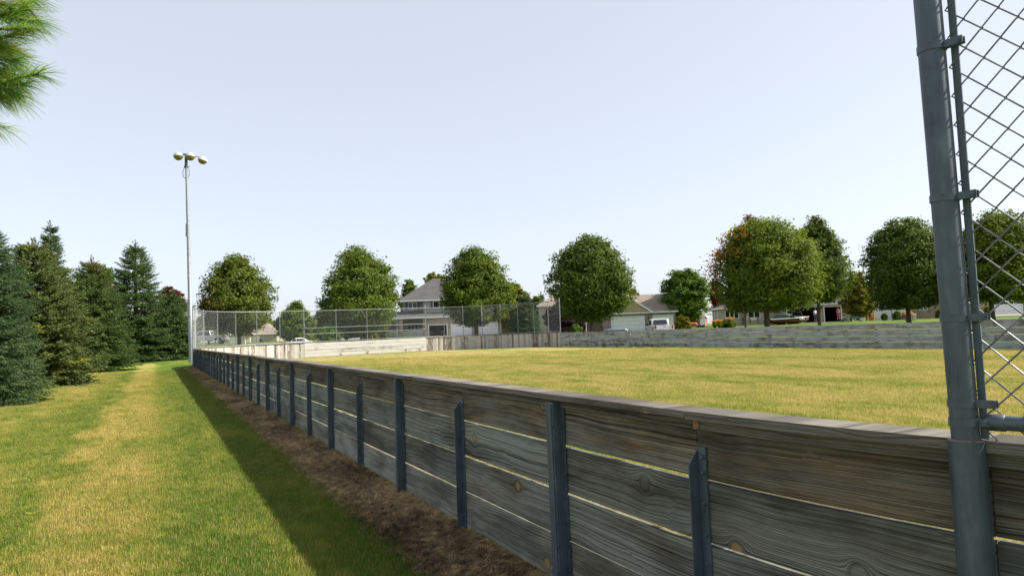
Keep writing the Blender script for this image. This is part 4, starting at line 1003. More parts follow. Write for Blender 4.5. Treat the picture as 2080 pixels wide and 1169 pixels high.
class House:
    """local frame: x to the right seen from the front, y into the house, z up; measured on a facade plane"""
    def __init__(s, label, px, D, az_deg, cat='house', name='house', group='houses beyond the rink', zoff=0.0):
        s.az = math.radians(az_deg); s.p = gpos(px, D); s.p.z += zoff; s.rz = PI - s.az
        s.n = Vector((math.sin(s.az), math.cos(s.az), 0)); s.t = Vector((math.cos(s.rz), math.sin(s.rz), 0))
        s.o = thing(name, label, cat, s.p, s.rz, group)
    def hit(s, px, py, y=0.0):
        r, d = ray(px, py); q = s.p - s.n * y; c0 = Vector((0, 0, CAM_Z)); k = (q - c0).dot(s.n) / r.dot(s.n); w = c0 + r * k - s.p; return w.dot(s.t), w.z
    def X(s, px, y=0.0): return s.hit(px, hzn(px) - 15, y)[0]
    def Z(s, px, py, y=0.0): return s.hit(px, py, y)[1]
    def wall(s, x0, x1, z0, z1, y, mat, holes=(), t=.18, name='wall'):
        """front wall with real openings"""
        mb = MB(); xs = sorted({x0, x1, *[h[0] for h in holes], *[h[1] for h in holes]}); zs = sorted({z0, z1, *[h[2] for h in holes], *[h[3] for h in holes]})
        for i in range(len(xs) - 1):
            for j in range(len(zs) - 1):
                cx, cz = (xs[i] + xs[i + 1]) / 2, (zs[j] + zs[j + 1]) / 2
                if any(h[0] < cx < h[1] and h[2] < cz < h[3] for h in holes): continue
                mb.quad((xs[i], y, zs[j]), (xs[i + 1], y, zs[j]), (xs[i + 1], y, zs[j + 1]), (xs[i], y, zs[j + 1]))
        for a, b, c, d in holes:
            mb.quad((a, y, c), (a, y, d), (a, y + t, d), (a, y + t, c)); mb.quad((b, y, c), (b, y + t, c), (b, y + t, d), (b, y, d)); mb.quad((a, y, d), (b, y, d), (b, y + t, d), (a, y + t, d)); mb.quad((a, y, c), (a, y + t, c), (b, y + t, c), (b, y, c))
        return mb.build(name, mat, s.o)
    def sides(s, x0, x1, z0, z1, y0, y1, mat):
        mb = MB(); mb.quad((x0, y0, z0), (x0, y0, z1), (x0, y1, z1), (x0, y1, z0)); mb.quad((x1, y0, z0), (x1, y1, z0), (x1, y1, z1), (x1, y0, z1)); mb.quad((x0, y1, z0), (x0, y1, z1), (x1, y1, z1), (x1, y1, z0)); return mb.build('wall', mat, s.o)
    def window(s, x0, x1, z0, z1, y, panes=2, shutters=None):
        mb = MB(); fr = .07
        mb.box(((x0 + x1) / 2, y - .02, z1 + fr / 2), (x1 - x0 + 2 * fr, .1, fr)); mb.box(((x0 + x1) / 2, y - .03, z0 - fr / 2), (x1 - x0 + 2 * fr, .14, fr))
        for x in (x0 - fr / 2, x1 + fr / 2): mb.box((x, y - .02, (z0 + z1) / 2), (fr, .1, z1 - z0))
        for k in range(1, panes): mb.box((x0 + (x1 - x0) * k / panes, y + .03, (z0 + z1) / 2), (.10, .08, z1 - z0))
        w = mb.build('window', 'trim_white', s.o); mb = MB()
        for k in range(panes):
            a, b = x0 + (x1 - x0) * k / panes, x0 + (x1 - x0) * (k + 1) / panes; g = MB(); g.box(((a + b) / 2, y + .1, (z0 + z1) / 2), (b - a, .02, z1 - z0)); g.build('pane', 'window_glass', w)
        if shutters:
            for x in (x0 - fr - .2, x1 + fr + .2): g = MB(); g.box((x, y - .03, (z0 + z1) / 2), (.36, .05, z1 - z0 + .1), ch=.01); g.build('shutter', shutters, s.o)
    def garage_door(s, x0, x1, z0, z1, y, mat='trim_white'):
        d = link('garage_door', None, s.o); h = (z1 - z0) / 4
        for k in range(4):
            g = MB(); g.box(((x0 + x1) / 2, y + .10, z0 + h * (k + .5)), (x1 - x0, .05, h - .02), ch=.008)
            n = max(2, int((x1 - x0) / 1.2))
            for j in range(n): w = (x1 - x0) / n; g.box((x0 + w * (j + .5), y + .077, z0 + h * (k + .5)), (w - .25, .012, h - .22), ch=.004)
            g.build('panel', mat, d)
        g = MB(); fr = .12
        for x in (x0 - fr / 2, x1 + fr / 2): g.box((x, y - .01, (z0 + z1) / 2), (fr, .06, z1 - z0))
        g.box(((x0 + x1) / 2, y - .01, z1 + fr / 2), (x1 - x0 + 2 * fr, .06, fr)); g.build('door_frame', 'trim_white', s.o); return d
    def open_garage(s, x0, x1, z0, z1, y, depth=6.0):
        mb = MB(); yy = y + .18
        mb.quad((x0 - .2, yy, z0), (x0 - .2, yy + depth, z0), (x0 - .2, yy + depth, z1 + .3), (x0 - .2, yy, z1 + .3)); mb.quad((x1 + .2, yy, z0), (x1 + .2, yy, z1 + .3), (x1 + .2, yy + depth, z1 + .3), (x1 + .2, yy + depth, z0)); mb.quad((x0 - .2, yy + depth, z0), (x1 + .2, yy + depth, z0), (x1 + .2, yy + depth, z1 + .3), (x0 - .2, yy + depth, z1 + .3)); mb.quad((x0 - .2, yy, z1 + .3), (x0 - .2, yy + depth, z1 + .3), (x1 + .2, yy + depth, z1 + .3), (x1 + .2, yy, z1 + .3)); mb.quad((x0 - .2, yy, z0 + .02), (x1 + .2, yy, z0 + .02), (x1 + .2, yy + depth, z0 + .02), (x0 - .2, yy + depth, z0 + .02))
        mb.build('garage_room', 'interior', s.o)
        g = MB(); fr = .12
        for x in (x0 - fr / 2, x1 + fr / 2): g.box((x, y - .01, (z0 + z1) / 2), (fr, .06, z1 - z0))
        g.box(((x0 + x1) / 2, y - .01, z1 + fr / 2), (x1 - x0 + 2 * fr, .06, fr)); g.build('door_frame', 'trim_white', s.o)
    def hip(s, x0, x1, y0, y1, z, zr, mat, ov=.45, name='roof', ridge=None, fascia=True):
        a, b, c, d = (x0 - ov, y0 - ov), (x1 + ov, y0 - ov), (x1 + ov, y1 + ov), (x0 - ov, y1 + ov)
        L, Wd = b[0] - a[0], c[1] - b[1]
        if ridge: r0_, r1_ = ridge
        elif L >= Wd: r0_, r1_ = (a[0] + Wd / 2, (a[1] + d[1]) / 2), (b[0] - Wd / 2, (a[1] + d[1]) / 2)
        else: r0_, r1_ = ((a[0] + b[0]) / 2, a[1] + L / 2), ((a[0] + b[0]) / 2, d[1] - L / 2)
        v = [(*p, z + .16) for p in (a, b, c, d)] + [(*r0_, zr), (*r1_, zr)]
        mb = MB()
        if L >= Wd or ridge: mb.add(v, [(0, 1, 5, 4), (1, 2, 5), (2, 3, 4, 5), (3, 0, 4)])
        else: mb.add(v, [(0, 1, 4), (1, 2, 5, 4), (2, 3, 5), (3, 0, 4, 5)])
        r = mb.build(name, mat, s.o)
        g = MB(); w = .05
        for p, q in ((a, b), (b, c), (c, d), (d, a)):
            m = ((p[0] + q[0]) / 2, (p[1] + q[1]) / 2, z + .07); l = math.hypot(q[0] - p[0], q[1] - p[1]); g.box(m, (l + w, w, .17), rz=math.atan2(q[1] - p[1], q[0] - p[0]))
        g.quad((a[0], a[1], z), (d[0], d[1], z), (c[0], c[1], z), (b[0], b[1], z)); g.build('fascia', 'trim_white', r); return r
    def gable_front(s, xc, half, z, zp, y, depth, roof, wallm, ov=.4, name='gable'):
        """gable end facing the front"""
        mb = MB(); mb.add([(xc - half, y, z), (xc + half, y, z), (xc, y, zp)], [(0, 1, 2)]); g = mb.build(name, wallm, s.o)
        sl = (zp - z) / half; e = half + ov; mb = MB(); th = .10
        zt = zp + .12; ze = zt - sl * e
        for sg in (-1, 1):
            A, B = (xc, y - ov, zt), (xc + sg * e, y - ov, ze); C, Dd = (xc + sg * e, y + depth, ze), (xc, y + depth, zt)
            mb.quad(A, B, C, Dd)
        r = mb.build('roof', roof, s.o); mb = MB()
        for sg in (-1, 1):
            m = (xc + sg * e / 2, y - ov - .02, (zt + ze) / 2 - .10); L = math.hypot(e, zt - ze); mb.box(m, (L, .05, .20), rot=Matrix.Rotation(sg * math.atan2(zt - ze, e), 3, 'Y'))
        mb.build('bargeboard', 'trim_white', r); return g

# grey two-storey house
h = House('grey two-storey house with a steep hip roof and porch behind the fence', 890, 105, 207)
X, Z = h.X, h.Z
xl, xm, xr, xg = X(817), X(861), X(946), X(1016)
zE = Z(860, 611); zA = Z(883, 566, 5); zl0, zl1 = Z(880, 645), Z(880, 634)
h.wall(xl, xm, zl1 - .3, zE, 1.0, 'siding_grey', [(X(829), X(846), Z(838, 627), Z(838, 614.5))]); h.window(X(829), X(846), Z(838, 627), Z(838, 614.5), 1.0, 2, 'shutter_teal')
h.wall(xm, xr, zl1 - .3, zE, 0, 'siding_grey', [(X(882), X(893), Z(885, 625), Z(885, 612))]); h.window(X(882), X(893), Z(885, 625), Z(885, 612), 0, 1, 'shutter_teal')
h.sides(xl, xr, 0, zE, 1.05, 9, 'siding_grey'); mb = MB(); mb.quad((xm, 0, zl1 - .3), (xm, 0, zE), (xm, 1.0, zE), (xm, 1.0, zl1 - .3)); mb.build('wall', 'siding_grey', h.o)
h.hip(xl, xr, 0, 9, zE, zA, 'roof_grey', .5, ridge=((X(883) - .6, 4.5), (X(883) + .6, 4.5)))
# lower storey: porch on the left, three garage bays on the right
gd = Z(890, 660); h.wall(xm, xg, -.2, zl0, -1.2, 'brick_tan', [(X(871.5, -1.2), X(907.5, -1.2), -.2, gd), (X(917.5, -1.2), X(956, -1.2), -.2, gd), (X(974, -1.2), X(1010, -1.2), -.2, gd)])
h.open_garage(X(871.5, -1.2), X(907.5, -1.2), 0, gd, -1.2); h.garage_door(X(917.5, -1.2), X(956, -1.2), 0, gd, -1.2); h.garage_door(X(974, -1.2), X(1010, -1.2), 0, gd, -1.2)
h.sides(xm, xg, -.2, zl0, -1.2, 5.5, 'brick_tan')
h.hip(xr, xg, -1.2, 6.5, zl0, Z(990, 612, 3), 'roof_grey', .4)
mb = MB(); mb.add([(xl - 4.5, -1.7, zl0 + .14), (xr + .2, -1.7, zl0 + .14), (xr + .2, 1.0, zl1 + .35), (xl - 4.5, 1.0, zl1 + .35)], [(0, 1, 2, 3)]); r = mb.build('porch_roof', 'roof_grey', h.o)
mb = MB(); mb.box(((xl - 4.5 + xr) / 2, -1.72, zl0 + .05), (xr - xl + 4.7, .06, .2)); mb.build('fascia', 'trim_white', r)
h.wall(xl - 4.5, xm, -.2, zl0 + .3, 1.6, 'brick_tan', [(X(828, 1.6), X(850, 1.6), Z(839, 671, 1.6), Z(839, 658, 1.6))]); h.window(X(828, 1.6), X(850, 1.6), Z(839, 671, 1.6), Z(839, 658, 1.6), 1.6, 3)
for px in (786, 815): g = MB(); x = X(px, -1.4); g.box((x, -1.4, zl0 / 2 - .1), (.48, .48, zl0 + .2), ch=.02); g.build('porch_pillar', 'brick_tan', h.o)
for (a, b) in ((X(789, -1.4), X(812, -1.4)), (X(818, -1.4), xm)):
    rl = link('railing', None, h.o); g = MB(); zt = Z(835, 673, -1.4); zb2 = Z(835, 686, -1.4); g.box(((a + b) / 2, -1.4, zt), (b - a, .08, .08)); g.box(((a + b) / 2, -1.4, zb2), (b - a, .08, .08)); g.build('handrail', 'trim_white', rl)
    n = int((b - a) / .17)
    for k in range(n): g = MB() if k == 0 else g
    me = None
    for k in range(n):
        if me is None: g = MB(); g.box((0, 0, 0), (.06, .05, zt - zb2)); me = g.mesh('baluster', 'trim_white')
        link('baluster', me, rl, (a + (k + .5) * (b - a) / n, -1.4, (zt + zb2) / 2))
mb = MB(); mb.box(((xl - 4.5 + xm) / 2, .1, Z(835, 688, -1.4) - .15), (xm - xl + 4.5, 3.2, .3)); mb.build('porch_floor', 'concrete', h.o)
g = MB(); g.lathe([(0, .2), (.06, .18), (.08, .05), (.06, -.1), (0, -.12)], 8, (X(865, -1.3), -1.28, Z(865, 664))); g.build('wall_lamp', 'trim_white', h.o)
H1 = h
# garage house with yellow gable
h = House('brick house with yellow gable and white double garage door right of the big maple', 1300, 95, 224); X, Z = h.X, h.Z
xa, xb = X(1150), X(1372); zE = Z(1340, 634.5); zR = Z(1325, 597, 5)
gt = Z(1275, 643); d0, d1, e0, e1 = X(1243), X(1308), X(1328), X(1366); xw = X(1224)
h.wall(xw, xb, -.3, zE, 0, 'brick_pink', [(d0, d1, -.3, gt), (e0, e1, -.3, Z(1347, 640.5))]); h.garage_door(d0, d1, 0, gt, 0); h.garage_door(e0, e1, 0, Z(1347, 640.5), 0)
h.wall(xa - 1, xw, -.3, zE, 2.0, 'brick_pink', [(X(1168, 2), X(1186, 2), .9, 2.1)]); h.window(X(1168, 2), X(1186, 2), .9, 2.1, 2.0, 2)
h.sides(xa - 1, xb, -.3, zE, 0, 10, 'brick_pink'); mb = MB(); mb.quad((xw, 0, -.3), (xw, 0, zE), (xw, 2, zE), (xw, 2, -.3)); mb.build('wall', 'brick_pink', h.o)
h.hip(xa - 1, xb, 0, 10, zE, zR, 'roof_brown', .4, ridge=((xa + 1.0, 5), (X(1358, 5), 5)))
xc = X(1268); half = X(1326) - xc; h.gable_front(xc, half, zE + .16, Z(1270, 596), -.45, 5.0, 'roof_brown', 'siding_yellow', .15)
for px in (1318, ): g = MB(); g.lathe([(0, .18), (.07, .15), (.08, 0), (0, -.1)], 8, (X(px), -.1, Z(px, 646))); g.build('wall_lamp', 'dark_paint', h.o)
# tall tan house behind the dark tree
h = House('tall tan house wall behind the right end of the far fence', 1115, 100, 215); X, Z = h.X, h.Z
h.wall(X(1095), X(1150), -.3, Z(1110, 622), 0, 'siding_tan', [(X(1122), X(1130), 1.0, 2.2)]); h.window(X(1122), X(1130), 1.0, 2.2, 0, 1); h.sides(X(1095), X(1150), -.3, Z(1110, 622), 0, 8, 'siding_tan'); h.hip(X(1095), X(1150), 0, 8, Z(1110, 622), Z(1118, 602, 4), 'roof_brown', .25)
# tan house with open garages
h = House('tan brick house with two open garages behind the broad round maple', 1600, 106, 212); X, Z = h.X, h.Z
zE = Z(1690, 619); x0 = X(1464); x1 = X(1584); x2 = X(1720)
gh = Z(1690, 623)
h.wall(x1, x2, -.2, zE, -2.0, 'brick_tan', [(X(1599, -2), X(1661, -2), -.2, gh), (X(1675, -2), X(1708, -2), -.2, gh)]); h.open_garage(X(1599, -2), X(1661, -2), 0, gh, -2); h.open_garage(X(1675, -2), X(1708, -2), 0, gh, -2); h.sides(x1, x2, -.2, zE, -2, 6, 'brick_tan')
w1 = (X(1474), X(1500), Z(1487, 646), Z(1487, 630)); w2 = (X(1521), X(1543), Z(1532, 645), Z(1532, 630))
h.wall(x0, x1, -.2, zE, 0, 'siding_tan', [w1, w2]); h.window(*w1, 0, 3); h.window(*w2, 0, 2)
h.wall(X(1519, -.35), X(1560, -.35), -.2, Z(1540, 646.5, -.35), -.35, 'brick_tan'); g = MB(); g.box(((X(1509) + X(1519)) / 2, -.4, zE / 2), (X(1519) - X(1509), .5, zE)); g.build('brick_pillar', 'brick_tan', h.o)
# side wall turned to the left with narrow windows
mb = MB(); yb = 6.5; mb.quad((x0, 0, -.2), (x0, 0, zE), (x0, yb, zE), (x0, yb, -.2)); mb.build('wall', 'siding_tan', h.o)
for yy in (2.2, 4.6): g = MB(); g.box((x0 - .02, yy, 1.5), (.06, .5, 1.5)); w = g.build('window', 'trim_white', h.o); g = MB(); g.box((x0 - .06, yy, 1.5), (.03, .36, 1.34)); g.build('pane', 'window_glass', w)
h.hip(x0, x2, 0, yb + 5, zE, zE + 3.0, 'roof_dark', .5); h.hip(x1, x2, -2, 5, zE + .02, zE + 2.4, 'roof_dark', .45)
for px in (1668, 1714): g = MB(); g.lathe([(0, .2), (.08, .16), (.1, 0), (0, -.16)], 8, (X(px, -2), -2.1, Z(px, 626))); g.build('wall_lamp', 'dark_paint', h.o)
H3 = h
# white-sided house with brick front
h = House('white-sided house with brick front half hidden by the dark dense maple', 1840, 108, 230); X, Z = h.X, h.Z
zE = Z(1800, 607); xa, xm, xb = X(1780), X(1840), X(1986)
wa, wb = (X(1799), X(1805.5), Z(1800, 627), Z(1800, 612)), (X(1815), X(1822), Z(1818, 626), Z(1818, 611))
h.wall(xa, xm, -.3, zE, 0, 'siding_white', [wa, wb]); h.window(*wa, 0, 1, 'shutter_dark'); h.window(*wb, 0, 1, 'shutter_dark')
wc = (X(1904), X(1920), Z(1910, 617), Z(1910, 607)); wd = (X(1870), X(1884), Z(1876, 629), Z(1876, 612))
h.wall(xm, xb, -.3, zE, .6, 'brick_gold', [wc, wd]); h.window(*wc, .6, 2); h.window(*wd, .6, 2); h.sides(xa, xb, -.3, zE, 0, 9, 'siding_white'); h.hip(xa, xb, 0, 9, zE, zE + 2.8, 'roof_dark', .5)
# brick house with garage at the right edge
h = House('brick house with white garage door seen through the near chain-link panel', 2040, 112, 238); X, Z = h.X, h.Z
zE = Z(2040, 599); d0, d1 = X(2016), X(2076); h.wall(X(1990), X(2125), -.3, zE, 0, 'brick_gold', [(d0, d1, -.3, Z(2045, 607))]); h.garage_door(d0, d1, 0, Z(2045, 607), 0); h.sides(X(1990), X(2125), -.3, zE, 0, 9, 'brick_gold'); h.hip(X(1990), X(2125), 0, 9, zE, zE + 2.8, 'roof_brown', .5); H5 = h
g = MB(); g.box((X(2001), -.4, .5), (.5, .4, 1.0), ch=.02); g.build('step_post', 'brick_gold', h.o)
# red shed-like house behind the bush, and houses beyond the street on the left
h = House('small red-sided house between the bush and the tan house', 1412, 125, 225); X, Z = h.X, h.Z
w = (X(1398), X(1405), Z(1400, 657), Z(1400, 649.5)); zE = Z(1410, 644.5); h.wall(X(1395), X(1432), -.3, zE, 0, 'siding_red', [w]); h.window(*w, 0, 2); h.sides(X(1395), X(1432), -.3, zE, 0, 7, 'siding_red'); h.hip(X(1395), X(1432), 0, 7, zE, zE + .9, 'siding_red', .25)
g = MB(); g.box((X(1427), -.04, 1.0), (.9, .06, 2.0)); g.build('door', 'trim_white', h.o)
h = House('cream house with white garage door behind the maple beside the lamp pole', 470, 128, 190); X, Z = h.X, h.Z
zE = Z(470, 680); h.wall(X(444), X(508), -.3, zE, 0, 'siding_cream', [(X(468), X(481), -.3, zE - .35)]); h.garage_door(X(468), X(481), 0, zE - .35, 0); h.sides(X(444), X(508), -.3, zE, 0, 9, 'siding_cream'); h.hip(X(444), X(508), 0, 9, zE, zE + 2.2, 'roof_brown', .5)
h = House('tan house with white garage doors behind the left fence corner', 520, 132, 200); X, Z = h.X, h.Z
zE = Z(520, 679); h.wall(X(494), X(562), -.3, zE, 0, 'siding_tan', [(X(511), X(518), -.3, zE - .35), (X(520), X(526), -.3, zE - .35)]); h.garage_door(X(511), X(518), 0, zE - .35, 0); h.garage_door(X(520), X(526), 0, zE - .35, 0); h.sides(X(494), X(562), -.3, zE, 0, 9, 'siding_tan'); h.hip(X(494), X(562), 0, 9, zE, zE + 2.3, 'roof_brown', .5)
g = MB(); g.box((X(500.5), -.03, 1.0), (.35, .06, 2.4)); g.build('downpipe', 'trim_white', h.o)
h = House('low cream house peeking out left of the willow', 556, 140, 200); X, Z = h.X, h.Z
zE = Z(556, 681); w = (X(553), X(556), .9, 2.0); h.wall(X(540), X(590), -.3, zE, 0, 'siding_cream', [w]); h.window(*w, 0, 1); h.sides(X(540), X(590), -.3, zE, 0, 8, 'siding_cream'); h.hip(X(540), X(590), 0, 8, zE, zE + 2.0, 'roof_brown', .5)

def drive(h, x0, x1, ylen):
    mb = MB(); prev = None
    for k in range(13):
        y = -ylen * k / 12 + .3; row = []
        for x in (x0, (x0 + x1) / 2, x1):
            w = h.p + h.t * x - h.n * y; row.append((w.x, w.y, max(float(gz(w.x, w.y)), float(h.p.z) - .5) + .03))
        if prev:
            for j in range(2): mb.quad(prev[j], prev[j + 1], row[j + 1], row[j])
        prev = row
    tag(mb.build('driveway', 'concrete', smooth=True), kind='structure')
drive(H3, H3.X(1600, -2), H3.X(1706, -2), 13); drive(H5, H5.X(2010), H5.X(2082), 18); drive(H1, H1.X(868), H1.X(1014), 14)

# ------------------------------------------------------------------ vehicles
def paint(name, col, rough=.25, metal=0.0):
    t = NT(name); n = t.noise(t.obj(), 3, 3); c = t.mix(1, col, t.ramp(n, [(.3, .9), (.7, 1.05)]), 'MULTIPLY'); t.principled(c, rough, metal, None, .5, **{'Coat Weight': .5, 'Coat Roughness': .08}); M[name] = t.m
paint('paint_white', (.72, .72, .71)); paint('paint_silver', (.36, .37, .39), .3, .5); paint('paint_blue', (.16, .22, .30), .3, .3); paint('paint_black', (.012, .012, .014)); paint('paint_maroon', (.075, .010, .016)); paint('paint_red', (.45, .03, .025)); paint('paint_green', (.03, .14, .08)); paint('paint_yellow', (.70, .45, .03)); paint('paint_orange', (.60, .12, .04)); paint('paint_teal', (.03, .19, .17))
simple('rubber', (.018, .018, .018), .85); simple('chrome', (.55, .55, .56), .2, .9, .03); simple('tail_red', (.40, .015, .012), .25); simple('plate', (.6, .62, .66), .5)
def arch(cx, r, z, n=9): return [(cx + r * math.cos(a), z + r * math.sin(a)) for a in np.linspace(PI, 0, n)]
def wheel(parent, x, y, r, w=.24):
    g = MB(); rot = Matrix.Rotation(PI / 2, 3, 'X'); g.lathe([(r * .62, -w / 2), (r * .92, -w / 2), (r, -w / 2 + .04), (r, w / 2 - .04), (r * .92, w / 2), (r * .62, w / 2)], 20, (0, 0, 0), rot); o = link('wheel', None, parent, (x, y, r)); g.build('tyre', 'rubber', o, True)
    g = MB(); g.lathe([(0, -.07), (r * .2, -.075), (r * .5, -.05), (r * .64, -.1), (r * .64, .1), (r * .5, .05), (r * .2, .075), (0, .07)], 20, (0, 0, 0), rot); g.build('rim', 'chrome', o, True)
def pickup(label, loc, rz, mat, group='vehicles parked at the houses'):
    v = thing('pickup_truck', label, 'pickup', loc, rz, group); W = 1.95; zb = .48
    body = [(-2.9, zb), *arch(-1.85, .46, zb)[0:], *arch(1.85, .46, zb), (2.85, zb), (2.9, .75), (2.82, 1.08), (1.35, 1.18), (-2.88, 1.18), (-2.92, .8)]
    g = MB(); g.prism(body, W, .05); g.build('body', mat, v)
    g = MB(); g.prism([(1.35, 1.16), (.75, 1.82), (.2, 1.88), (-.75, 1.86), (-.98, 1.16)], W - .16, .09); cab = g.build('cab', mat, v)
    g = MB(); g.box((-1.92, 0, 1.183), (1.78, W - .3, .02)); g.build('bed_liner', 'dark_paint', v)
    for y in (-1, 1):
        for a, b, c, d in (((.15, 1.22), (.85, 1.22), (.62, 1.72), (.15, 1.74)), ((-.85, 1.22), (.08, 1.22), (.08, 1.74), (-.70, 1.74))):
            g = MB(); yy = y * (W / 2 - .075); pts = [(p[0], yy, p[1]) for p in (a, b, c, d)]; q2 = [(p[0], yy - y * .03, p[1]) for p in (a, b, c, d)]; g.add(pts + q2, [(0, 1, 2, 3), (4, 5, 6, 7), (0, 1, 5, 4), (1, 2, 6, 5), (2, 3, 7, 6), (3, 0, 4, 7)]); g.build('side_window', 'window_glass', cab)
    for x0, z0, x1, z1, ww in ((-1.0, 1.26, -.80, 1.74, 1.5), (1.27, 1.27, .83, 1.74, 1.55)):
        g = MB(); s = -.012 if x0 < 0 else .012; g.quad((x0 + s, -ww / 2, z0), (x0 + s, ww / 2, z0), (x1 + s, ww / 2 - .1, z1), (x1 + s, -ww / 2 + .1, z1)); g.build('rear_window' if x0 < 0 else 'windscreen', 'window_glass', cab)
    for y in (-.86, .86):
        g = MB(); g.box((-2.9, y, .98), (.06, .16, .36), ch=.02); g.build('tail_light', 'tail_red', v)
        g = MB(); g.box((2.86, y * .95, .9), (.06, .3, .18), ch=.02); g.build('headlight', 'chrome', v)
        g = MB(); g.box((.72, y * 1.24, 1.28), (.10, .24, .22), ch=.03); g.build('mirror', 'dark_paint', v)
    g = MB(); g.box((-2.98, 0, .56), (.16, 1.86, .2), ch=.03); g.build('rear_bumper', 'chrome', v); g = MB(); g.box((2.95, 0, .6), (.14, 1.86, .26), ch=.03); g.build('front_bumper', 'chrome', v)
    g = MB(); g.box((-3.065, 0, .58), (.012, .32, .15)); g.build('plate', 'plate', v); g = MB(); g.box((-2.93, 0, 1.02), (.02, .22, .07), ch=.005); g.build('tailgate_handle', 'dark_paint', v)
    for x in (-1.85, 1.85):
        for y in (-.86, .86): wheel(v, x, y, .40)
    return v
def car(label, loc, rz, mat, kind='sedan', group='vehicles parked at the houses', name='car'):
    v = thing(name, label, 'car', loc, rz, group); W = 1.82; zb = .33; L = 2.3
    suv = kind == 'suv'; sh = .98 if suv else .86; rf = 1.68 if suv else 1.42
    body = [(-L, zb + .1), (-L + .1, zb), *arch(-1.35, .38, zb), *arch(1.4, .38, zb), (L - .15, zb), (L, .5), (L - .06, sh - .22), (L - .9, sh - .04), (1.0, sh), (-L + .25, sh + .02), (-L, sh - .15)]
    g = MB(); g.prism(body, W, .06); g.build('body', mat, v)
    gh = [(1.0, sh - .02), (.25, rf - .04), (-.4, rf), (-1.55 if suv else -.95, rf - .05), (-2.1 if suv else -1.75, sh - .02)]
    g = MB(); g.prism(gh, W - .22, .12); cab = g.build('cabin', mat, v)
    for y in (-1, 1):
        for a, b in ((.1, .72), (-.85, .02)) + (((-1.75, -.93),) if suv else ()):
            g = MB(); yy = y * (W / 2 - .098); t0 = .06; z0, z1 = sh + .05, rf - .12; sx = .30 if b > .5 else 0; pts = [(a, yy, z0), (b, yy, z0), (b - sx, yy - y * .02, z1), (a + (.0 if a > -1 else .15), yy - y * .02, z1)]; g.quad(*pts); g.quad(*[(p[0], p[1] + y * .006, p[2]) for p in pts]); g.build('side_window', 'window_glass', cab)
    xr0, xr1 = (-2.06, -1.62) if suv else (-1.7, -1.02)
    for (x0, z0, x1, z1, s, nm) in ((xr0, sh + .08, xr1, rf - .12, -.03, 'rear_window'), (.93, sh + .04, .30, rf - .1, .03, 'windscreen')):
        g = MB(); g.quad((x0 + s, -.68, z0), (x0 + s, .68, z0), (x1 + s, .6, z1), (x1 + s, -.6, z1)); g.build(nm, 'window_glass', cab)
    for y in (-.75, .75):
        g = MB(); g.box((-L + .02, y, sh - .2), (.08, .28, .2), ch=.02); g.build('tail_light', 'tail_red', v); g = MB(); g.box((L - .06, y, sh - .3), (.1, .3, .14), ch=.02); g.build('headlight', 'chrome', v); g = MB(); g.box((.75, y * 1.28, sh + .08), (.1, .16, .12), ch=.03); g.build('mirror', mat, v)
    g = MB(); g.box((-L - .005, 0, .72), (.02, .45, .14)); g.build('plate', 'plate', v)
    for x in (-1.35, 1.4):
        for y in (-.82, .82): wheel(v, x, y, .33, .2)
    return v
def toward(px, D): p = gpos(px, D); return math.atan2(p.y, p.x)         # heading that points away from the camera
p = gpos(1338, 74); p.z = at(1338, 646.5, 74).z - 1.88; pickup('white pickup seen from behind in front of the single garage door', p, toward(1338, 74) + math.radians(11), 'paint_white')
p = gpos(418, 97); p.z = at(436, 698.5, 97).z; pickup('silver pickup parked across the street beside the lamp pole', p + Vector((0, 0, 0)), math.radians(160), 'paint_silver')
p = gpos(1236, 66); p.z = at(1240, 667.5, 66).z - 1.66; car('blue-grey car whose roof shows above the far rink wall', p, math.radians(150), 'paint_blue', 'suv')
p = gpos(603, 102); p.z = at(603, 685.5, 102).z - 1.42; car('white car on the street behind the left fence corner', p, math.radians(170), 'paint_white', 'sedan')
p = gpos(624, 118); p.z = at(624, 682, 118).z - 1.85; pickup('white-topped dark red truck right of the corner fence post', p, math.radians(195), 'paint_white')
hp = H3.p + H3.t * H3.X(1614, 1) - H3.n * 1.6; car('white car parked inside the open double garage', Vector((hp.x, hp.y, H3.p.z + .05)), H3.rz + PI / 2, 'paint_white', 'suv')
hp = H1.p + H1.t * H1.X(890, 2) - H1.n * 2.2; car('dark car inside the open garage of the grey house', Vector((hp.x, hp.y, H1.p.z + .05)), H1.rz - PI / 2, 'paint_black', 'sedan')
p = gpos(1588, 98); p.z = at(1588, 640, 98).z - 1.2; car('dark green car behind the boat on the driveway', p, math.radians(115), 'paint_green', 'sedan')
# boat on its trailer
p = gpos(1603, 92); p.z = at(1600, 664, 92).z - .1
bt = thing('boat', 'maroon motor boat on a trailer beside the broad maple trunk', 'boat', p, math.atan2(-math.sin(YAW), math.cos(YAW)) + math.radians(6), 'vehicles parked at the houses')
mb = MB(); sec = []
for x, w, zk, zg in ((-2.6, .85, .55, 1.15), (-1.5, .95, .5, 1.18), (0, .98, .48, 1.22), (1.2, .85, .52, 1.28), (2.1, .5, .68, 1.34), (2.7, .04, 1.0, 1.4)): sec.append([(x, -w, zg), (x, -w * .92, zk + .3), (x, 0, zk), (x, w * .92, zk + .3), (x, w, zg)])
for i in range(len(sec) - 1):
    for k in range(4): mb.quad(sec[i][k], sec[i + 1][k], sec[i + 1][k + 1], sec[i][k + 1])
    mb.quad(sec[i][4], sec[i + 1][4], sec[i + 1][0], sec[i][0])
mb.add(sec[0], [(0, 1, 2, 3, 4)]); mb.build('hull', 'paint_maroon', bt)
mb = MB()
for sd in (-1, 1):
    path = [(s[2][0], sd * (abs(s[0][1]) + .02), s[0][2]) for s in sec]; mb.tube(path, .035, 6)
mb.build('gunwale', 'paint_white', bt, True)
mb = MB()
